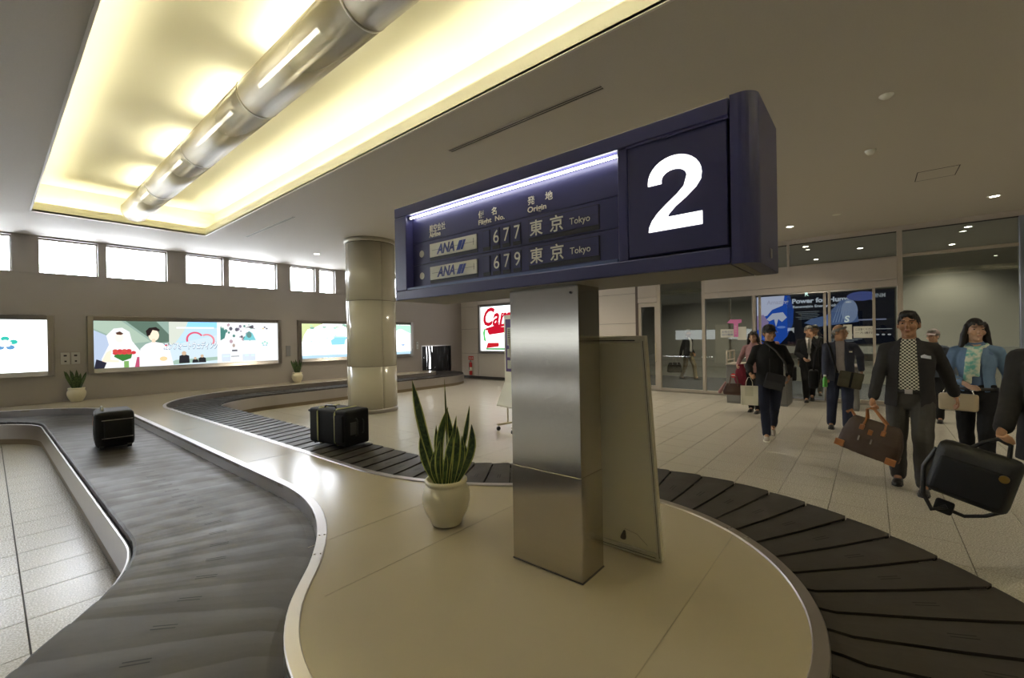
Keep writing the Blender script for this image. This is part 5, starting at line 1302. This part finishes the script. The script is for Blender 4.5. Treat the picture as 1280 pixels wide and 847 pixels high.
for (x0_, x1_, z1_) in ((.02, .045, 1.02), (-.03, -.015, 1.10)):
    for j in range(6):
        ta, tb = j / 6, (j + 1) / 6; g = lambda q: up_((x0_ + (x1_ - x0_) * q, .085 + .075 * math.sin(min(1, q * 2.2) * PI / 2), 1.39 + (z1_ - 1.39) * q))
        for o in (-.022, 0, .022): sb.cap(g(ta) + V(o, 0, 0), .014, g(tb) + V(o, 0, 0), .014, 7)
me = sb.mesh(.007, k, 2, .003, 25); put(me, 'scarf', SC, q2['t'])
# 3 man in cap
q3 = person('man in black cap and black jacket holding a white paper bag', (7.36, 1.17, 0), -171, 1.665, [(-.03, -.30, 0), (.05, .12, 0)], [(7.36, .93, .93), (7.08, 1.37, .97)], look=(26, 0), top='closed',
            cols=dict(jacket=BLK, trousers=JEAN, shoes=SNK, soles=M['flapw'], hair=HB), lift=(.07, 0), build=1.0, cap=mat('black_cap', (.010, .010, .012), .7), vox=.009, glasses=True, skin=SKIN, wide=.98, coat_len=.80, curls=[(.4, .4), (1.4, 1.2)])
ms = thing('messenger_bag', 'dark grey messenger bag hanging across the front of the capped man', 'bag', world(q3, (-.06, .195, .90)), math.radians(-171 - 90 + 6))
mb = MB(); 
MB_ = Matrix.Rotation(-.25, 4, 'Y'); soft_box(mb, -.13, .12, -.03, .03, -.14, .09, .03, X=MB_); mb.build('pouch', cloth('grey_nylon', (.045, .045, .05)), ms)
MB().bbox(-.12, .11, .026, .034, -.03, .085, .004, X=MB_).build('flap', cloth('grey_nylon_flap', (.035, .035, .04)), ms)
mb = MB(); mb.tube([(-.15, 0, .10), (-.13, -.03, .25), (-.02, -.04, .42), (.10, -.08, .53), (.14, -.14, .56)], .012, 6); mb.build('strap', mat('charcoal_strap', (.035, .034, .034), .7), ms)
g3 = grip(q3, 1)
def paper_bag(label, g, rz):
    t = thing('paper_bag', label, 'bag', (g.x - .03, g.y + .02, g.z - .41), rz); m = mat('cream_paper', (.72, .70, .60), .6, var=.03)
    mb = MB(); w, d, h = .105, .045, .27
    mb.add([(-w, -d, 0), (w, -d, 0), (w, d, 0), (-w, d, 0), (-w * 1.03, -d * .8, h), (w * 1.03, -d * .8, h), (w * 1.03, d * .8, h), (-w * 1.03, d * .8, h), (-w, 0 - .0, h), (w, 0, h)], [(3, 2, 1, 0), (0, 1, 5, 4), (2, 3, 7, 6), (1, 2, 6, 5), (3, 0, 4, 7)]); mb.build('sack', m, t)
    MB().box(-.06, .045, -d - .002, -d + .003, .13, h - .005).build('printed_label', mat('cream_print', (.60, .59, .48), .6), t)
    for s_ in (-1, 1): MB().tube([(-.045, s_ * d * .7, h - .03), (-.04, s_ * d * .5, h + .06), (-.012, 0, .395), (.012, 0, .395), (.04, s_ * d * .5, h + .06), (.045, s_ * d * .7, h - .03)], .003, 5).build('handle', m, t)
    return t
paper_bag('white paper carrier bag in the right hand of the capped man', g3, math.radians(-171 + 90 + 8))
# 4 man in blue blazer
q4 = person('balding man with glasses in a blue-grey blazer and blue trousers looking to his left', (8.70, .40, 0), -176, 1.665, [(-.08, .12, 0), (.13, -.05, 0)], [(8.94, .14, .93), (8.44, .58, .86)], look=(62, 0), top='blazer',
            cols=dict(jacket=NAVYJ, shirt=GSH, trousers=JEAN2, shoes=DSH, hair=HG), hair='bald', build=1.04, glasses=True, vox=.009, curls=[(.6, .6), (1.3, 1.0)], skin=SKIN, wide=1.1, coat_len=.80)
pk_ = MB(); pk_.box(-.15, -.11, .148, .156, 1.23, 1.25); pk_.build('name_badge', M['flapw'], q4['t'])
bg4 = thing('shoulder_bag', 'olive grey shoulder bag at the hip of the man in the blue blazer', 'bag', world(q4, (-.12, .23, .83)), math.radians(-176 - 90 + 4))
mb = MB(); X = Matrix.Rotation(-.18, 4, 'Y'); soft_box(mb, -.15, .15, -.04, .04, -.13, .12, .03, X=X); mb.build('pouch', cloth('olive_canvas', (.085, .078, .055)), bg4)
MB().bbox(-.15, .15, .036, .046, .0, .12, .005, X=X).build('flap', cloth('olive_flap', (.07, .065, .045)), bg4); MB().bbox(-.02, .01, .042, .050, -.12, .12, .002, X=X).build('strap_band', BLK, bg4)
MB().tube([(.17, 0, .12), (.20, -.08, .30), (.24, -.14, .50), (.27, -.20, .60)], .014, 6).build('strap', BLK, bg4)
b4b = thing('black_holdall', 'soft black holdall on the right shoulder of the man in the blue blazer', 'bag', world(q4, (.36, -.05, .80)), math.radians(-176 - 90))
mb = MB(); soft_box(mb, -.07, .07, -.17, .17, -.15, .15, .05); mb.build('pouch', BLK, b4b); MB().tube([(0, -.12, .13), (-.02, -.07, .42), (-.10, -.01, .64), (-.04, .06, .42), (0, .12, .13)], .016, 6).build('strap', BLK, b4b)
g4 = grip(q4, 1); gi = thing('green_bottle', 'small green bottle in the hand of the man in the blue blazer', 'bottle', (g4.x - .03, g4.y, g4.z - .10)); MB().lathe([(0, 0), (.03, 0), (.032, .01), (.032, .12), (.014, .15), (.014, .17), (0, .17)], 14).build('bottle_body', mat('green_plastic', (.10, .42, .06), .35), gi)
MB().lathe([(0, .165), (.017, .165), (.017, .19), (0, .19)], 12).build('bottle_cap', M['flapw'], gi)
# 5 man in suit with tie, hand at mouth
q5 = person('grey-haired man in black suit with grey tie raising a hand to his mouth', (11.80, 1.10, 0), -174, 1.70, [(-.05, -.22, 0), (.06, .10, 0)], [(11.66, 1.02, 1.43), (11.56, 1.18, .98)], look=(8, -4), top='suit', lift=(.05, 0),
            cols=dict(jacket=BLK, shirt=WHS, trousers=BLK, shoes=DSH, hair=HG), hair='short', vox=.0085, edir=[(-.6, .3, -1), (.5, -.6, 0)], curls=[(.9, .9), (.6, .6)], palm=[((.2, .1, 1), (.3, -1, 0)), None], skin=SKIN, coat_len=.78)
k = q5['k']; up_ = q5['up']; mb = MB(); X = Matrix.Identity(4)
vs = [up_((x, y, z)) * k for x, y, z in ((-.018, .110, 1.415), (.018, .110, 1.415), (.014, .134, 1.37), (-.014, .134, 1.37), (-.034, .150, 1.12), (.034, .150, 1.12), (0, .150, 1.06), (-.018, .102, 1.415), (.018, .102, 1.415), (.0, .12, 1.37), (0, .13, 1.1))]
mb.add(vs[:7], [(0, 1, 2, 3), (3, 2, 5, 4), (4, 5, 6)]); me = mb.mesh('tie', []); me = evalmesh(me, [('SOLIDIFY', dict(thickness=.01, offset=0))], 'tie'); put(me, 'tie', cloth('grey_tie', (.14, .14, .12)), q5['t'])
bb = thing('briefcase', 'black briefcase hanging beside the man with the grey tie', 'bag', world(q5, (.30, .02, .62)), math.radians(-174 - 90)); mb = MB(); soft_box(mb, -.06, .06, -.20, .20, -.15, .15, .03); mb.build('case', BLK, bb); MB().tube([(0, -.08, .14), (0, -.06, .24), (0, .06, .24), (0, .08, .14)], .01, 6).build('handle', BLK, bb)
# 6 man behind
q6 = person('dark-haired man in black with a white collar behind the man with the tie', (13.15, 1.10, 0), -174, 1.73, [(-.09, .05, 0), (.09, -.12, 0)], [(13.05, .80, .85), (13.05, 1.42, .85)], look=(0, -6), top='suit', cols=dict(jacket=BLK, shirt=WHS, trousers=BLK, shoes=DSH), vox=.011, skin=SKIN3)
# 7 woman behind the capped man
q7 = person('woman in pink knit and black cap half hidden behind the capped man', (9.62, 1.80, 0), 176, 1.60, [(-.08, .05, 0), (.08, -.10, 0)], [(9.45, 1.60, 1.32), (9.50, 2.06, .93)], look=(0, -8), top='closed', sex='f', hair='long', cols=dict(jacket=PINK, trousers=BLK, shoes=DSH), vox=.011, cap=M['boxblack'] if 0 else None, skin=SKIN2, curls=[(.9, .8), (1.3, 1.1)], coat_len=.85)
gt = grip(q7, 1)
sc = thing('maroon_coat', 'maroon coat draped over the arm of the woman in pink knit', 'coat', (gt.x + .02, gt.y - .06, .70)); B = Blob(); B.stack([(-.20, .05, .09, 0, 0), (-.05, .06, .11, 0, 0), (.12, .05, .09, 0, 0), (.25, .04, .05, 0, 0)]); put(B.mesh(.01, 1, 2, .01, 14), 'cloth', cloth('maroon_wool', (.16, .018, .035)), sc)
hb = thing('handbag', 'brown handbag with pink scarf carried low by the woman in pink knit', 'bag', (gt.x - .10, gt.y + .04, .36), math.radians(95)); B = Blob(); B.stack([(0, .19, .07, 0, 0), (.06, .20, .08, 0, 0), (.16, .17, .06, 0, 0), (.22, .12, .03, 0, 0)]); put(B.mesh(.01, 1, 2), 'pouch', mat('dark_brown_leather', (.055, .022, .016), .4), hb)
for s_ in (-.05, .05): MB().tube([(-.08, s_, .18), (-.05, s_ * .6, .36), (.05, s_ * .6, .36), (.08, s_, .18)], .008, 6).build('handle', mat('brown_leather', (.12, .05, .03), .4), hb)
B = Blob(); B.cap((.14, .06, .24), .02, (.24, .07, .05), .035); put(B.mesh(.008, 1, 2), 'tied_scarf', PINK, hb)
# 8 older person in pale cap behind the checked-shirt man
q8 = person('older person in pale knitted hat walking behind the man in the checked shirt', (10.3, -.80, 0), 175, 1.56, [(-.08, .08, 0), (.08, -.12, 0)], [(10.25, -1.05, .80), (10.2, -.50, .80)], look=(-30, 0), top='closed', sex='f', hair='short', cols=dict(jacket=cloth('grey_blue_jacket', (.09, .11, .14)), trousers=BLK, shoes=DSH, hair=HG), vox=.011, skin=SKIN2, cap=cloth('pale_hat', (.36, .30, .29)), coat_len=.84)
# 9 man in black suit at the right edge
q9 = person('man in black suit at the right picture edge with a black briefcase', (4.08, -.88, 0), 150, 1.72, [(-.10, -.05, 0), (.06, -.28, 0)], [(4.32, -1.14, .85), (3.90, -.60, .95)], look=(0, 0), top='suit', cols=dict(jacket=SUIT, shirt=WHS, trousers=SUIT, shoes=DSH), vox=.0078, lift=(0, 0), build=1.06, skin=SKIN, coat_len=.74, curls=[(.4, .4), (1.5, 1.2)], wide=1.1)
# 10 man behind the glass
q10 = person('grey-haired man in dark jacket and khaki trousers with a holdall behind the glass', (15.5, 4.92, 0), 250, 1.72, [(-.08, .22, 0), (.08, -.22, 0)], [(15.55, 4.75, .90), (15.35, 5.14, .82)], look=(-20, 0), top='open', cols=dict(jacket=BLK, shirt=WHS, trousers=TAN, shoes=DSH, hair=HG), vox=.011, curls=[(.4, .4), (1.4, 1.2)])

# ------------------------------------------------------------ carried bags
LEA = mat('tan_leather', (.30, .115, .035), .45); BRN = mat('brown_canvas', (.045, .024, .014), .6, var=.15, vscale=60, bump=.1, bscale=200)
def holdall(label, g, rz, tilt, w, h, body, trim, drop=.17, patches=True, d=.09):
    t = thing('holdall', label, 'bag', tuple(g), rz); X = Matrix.Translation((math.sin(tilt) * (drop + h * .5), 0, 0)) @ Matrix.Rotation(tilt, 4, 'Y')
    B = Blob(); rows = [(-drop - h, w * .46, d * .9, 0, 0), (-drop - h * .9, w * .5, d, 0, 0), (-drop - h * .5, w * .485, d * .95, 0, 0), (-drop - h * .15, w * .42, d * .6, 0, 0), (-drop, w * .36, d * .25, 0, 0)]
    B.mb.loft([[X @ V(cx + rx * (abs(math.cos(a)) ** .45) * (1 if math.cos(a) > 0 else -1), ry * (abs(math.sin(a)) ** .6) * (1 if math.sin(a) > 0 else -1), z) for a in [2 * PI * (i + .5) / 28 for i in range(28)]] for z, rx, ry, cx, cy in rows])
    put(B.mesh(.008, 1, 3, .004, 12), 'bag_body', body, t)
    for s_ in (-1, 1):
        pts = [(-w * .17, s_ * d * .62, -drop - h * .22), (-w * .155, s_ * d * .4, -drop), (-w * .06, s_ * .012, -.012), (0, s_ * .008, 0), (w * .06, s_ * .012, -.012), (w * .155, s_ * d * .4, -drop), (w * .17, s_ * d * .62, -drop - h * .22)]
        MB().tube([X @ V(*p) if abs(p[2]) > .02 else V(*p) for p in pts], .010, 7).build('handle', trim, t)
    if patches:
        for s_ in (-1, 1):
            for (px, pz) in ((-.17, .22), (.17, .22), (-.02, .30)):
                MB().bbox(w * px - .018, w * px + .018, s_ * (d * .80) - .012, s_ * (d * .80) + .012, -drop - h * pz - .03, -drop - h * pz + .02, .003, X=X).build('leather_patch', trim, t)
            for (px, pz) in ((-.43, .86), (.40, .90)): MB().bbox(w * px - .04, w * px + .04, s_ * (d * .92) - .012, s_ * (d * .92) + .010, -drop - h * pz - .035, -drop - h * pz + .03, .004, X=X).build('leather_corner', trim, t)
            for px in (-.16, .04): MB().bbox(w * px - .006, w * px + .006, s_ * (d * 1.0) - .006, s_ * d * 1.0 + .006, -drop - h * .62, -drop - h * .48, .002, X=X).build('metal_clip', M['trim'], t)
        MB().tube([X @ V(-w * .36, 0, -drop - .01), X @ V(-w * .44, 0, -drop + .035), X @ V(-w * .50, 0, -drop - .0)], .016, 6).build('zip_tab', trim, t)
    return t
g = grip(q1, 1) + V(-.05, .0, -.02); holdall('brown canvas holdall with tan leather handles carried by the man in the checked shirt', g, math.radians(177 + 90 - 10), math.radians(15), .50, .35, BRN, LEA, drop=.13)
g = grip(q10, 1) + V(-.16, .14, 0); holdall('black holdall carried by the man behind the glass', g, math.radians(250 + 60), 0, .50, .34, BLK, mat('pale_handle2', (.35, .33, .30), .5), patches=False)
# black briefcase of the man at the right edge
g = grip(q9, 1) + V(-.02, .01, .0); nb_ = thing('document_bag', 'large black document bag with loose straps swinging at the right picture edge', 'bag', (g.x, g.y, g.z), math.radians(-103)); X = Matrix.Rotation(math.radians(14), 4, 'Y')
mb = MB(); soft_box(mb, -.23, .14, -.065, .065, -.43, -.09, .055, X=X); mb.build('case', mat('black_nylon', (.012, .012, .013), .55, bump=.1, bscale=150), nb_)
mb = MB(); soft_box(mb, -.20, .11, -.08, -.05, -.40, -.18, .02, X=X); soft_box(mb, -.20, .11, .05, .08, -.40, -.18, .02, X=X); mb.build('outer_pocket', M['canvas'], nb_)
MB().tube([X @ V(-.10, 0, -.11), V(-.06, 0, -.03), V(0, 0, 0), V(.05, 0, -.03), X @ V(.07, 0, -.11)], .012, 7).build('handle', M['boxblack'], nb_)
MB().tube([X @ V(-.23, 0, -.16), X @ V(-.26, -.02, -.30), X @ V(-.22, -.03, -.47), X @ V(-.16, -.03, -.55), X @ V(-.10, -.02, -.50)], .014, 6).build('shoulder_strap', M['boxblack'], nb_)
MB().tube([X @ V(-.12, .0, -.52), X @ V(-.02, .02, -.53), X @ V(.06, .02, -.48), X @ V(.12, 0, -.41)], .012, 6).build('shoulder_strap', M['boxblack'], nb_)
mb = MB(); soft_box(mb, -.16, -.07, -.02, .02, -.555, -.47, .018, X=X); mb.build('strap_pad', M['canvas'], nb_)
mb = MB(); mb.cyl(X @ V(.08, -.10, -.20), X @ V(.08, -.085, -.20), .022, n=14); mb.build('brass_lock', mat('brass', (.35, .22, .06), .35, metal=1), nb_)
# purse of the woman
g = q2; w2 = world(q2, (.10, .25, .80)); pu = thing('quilted_purse', 'beige quilted purse held at the waist by the woman with the scarf', 'bag', w2, math.radians(164 - 90)); mb = MB(); soft_box(mb, -.15, .15, -.045, .045, -.09, .09, .03); mb.build('pouch', mat('beige_leather', (.40, .33, .22), .35, bump=.3, bscale=40), pu)
MB().box(-.02, .02, .044, .05, .02, .05).build('clasp', M['trim'], pu); MB().tube([(-.12, 0, .08), (-.08, -.02, .20), (0, -.03, .25), (.08, -.02, .20), (.12, 0, .08)], .006, 6).build('handle', M['steel'], pu)
bpy.data.scenes.remove(SCR)
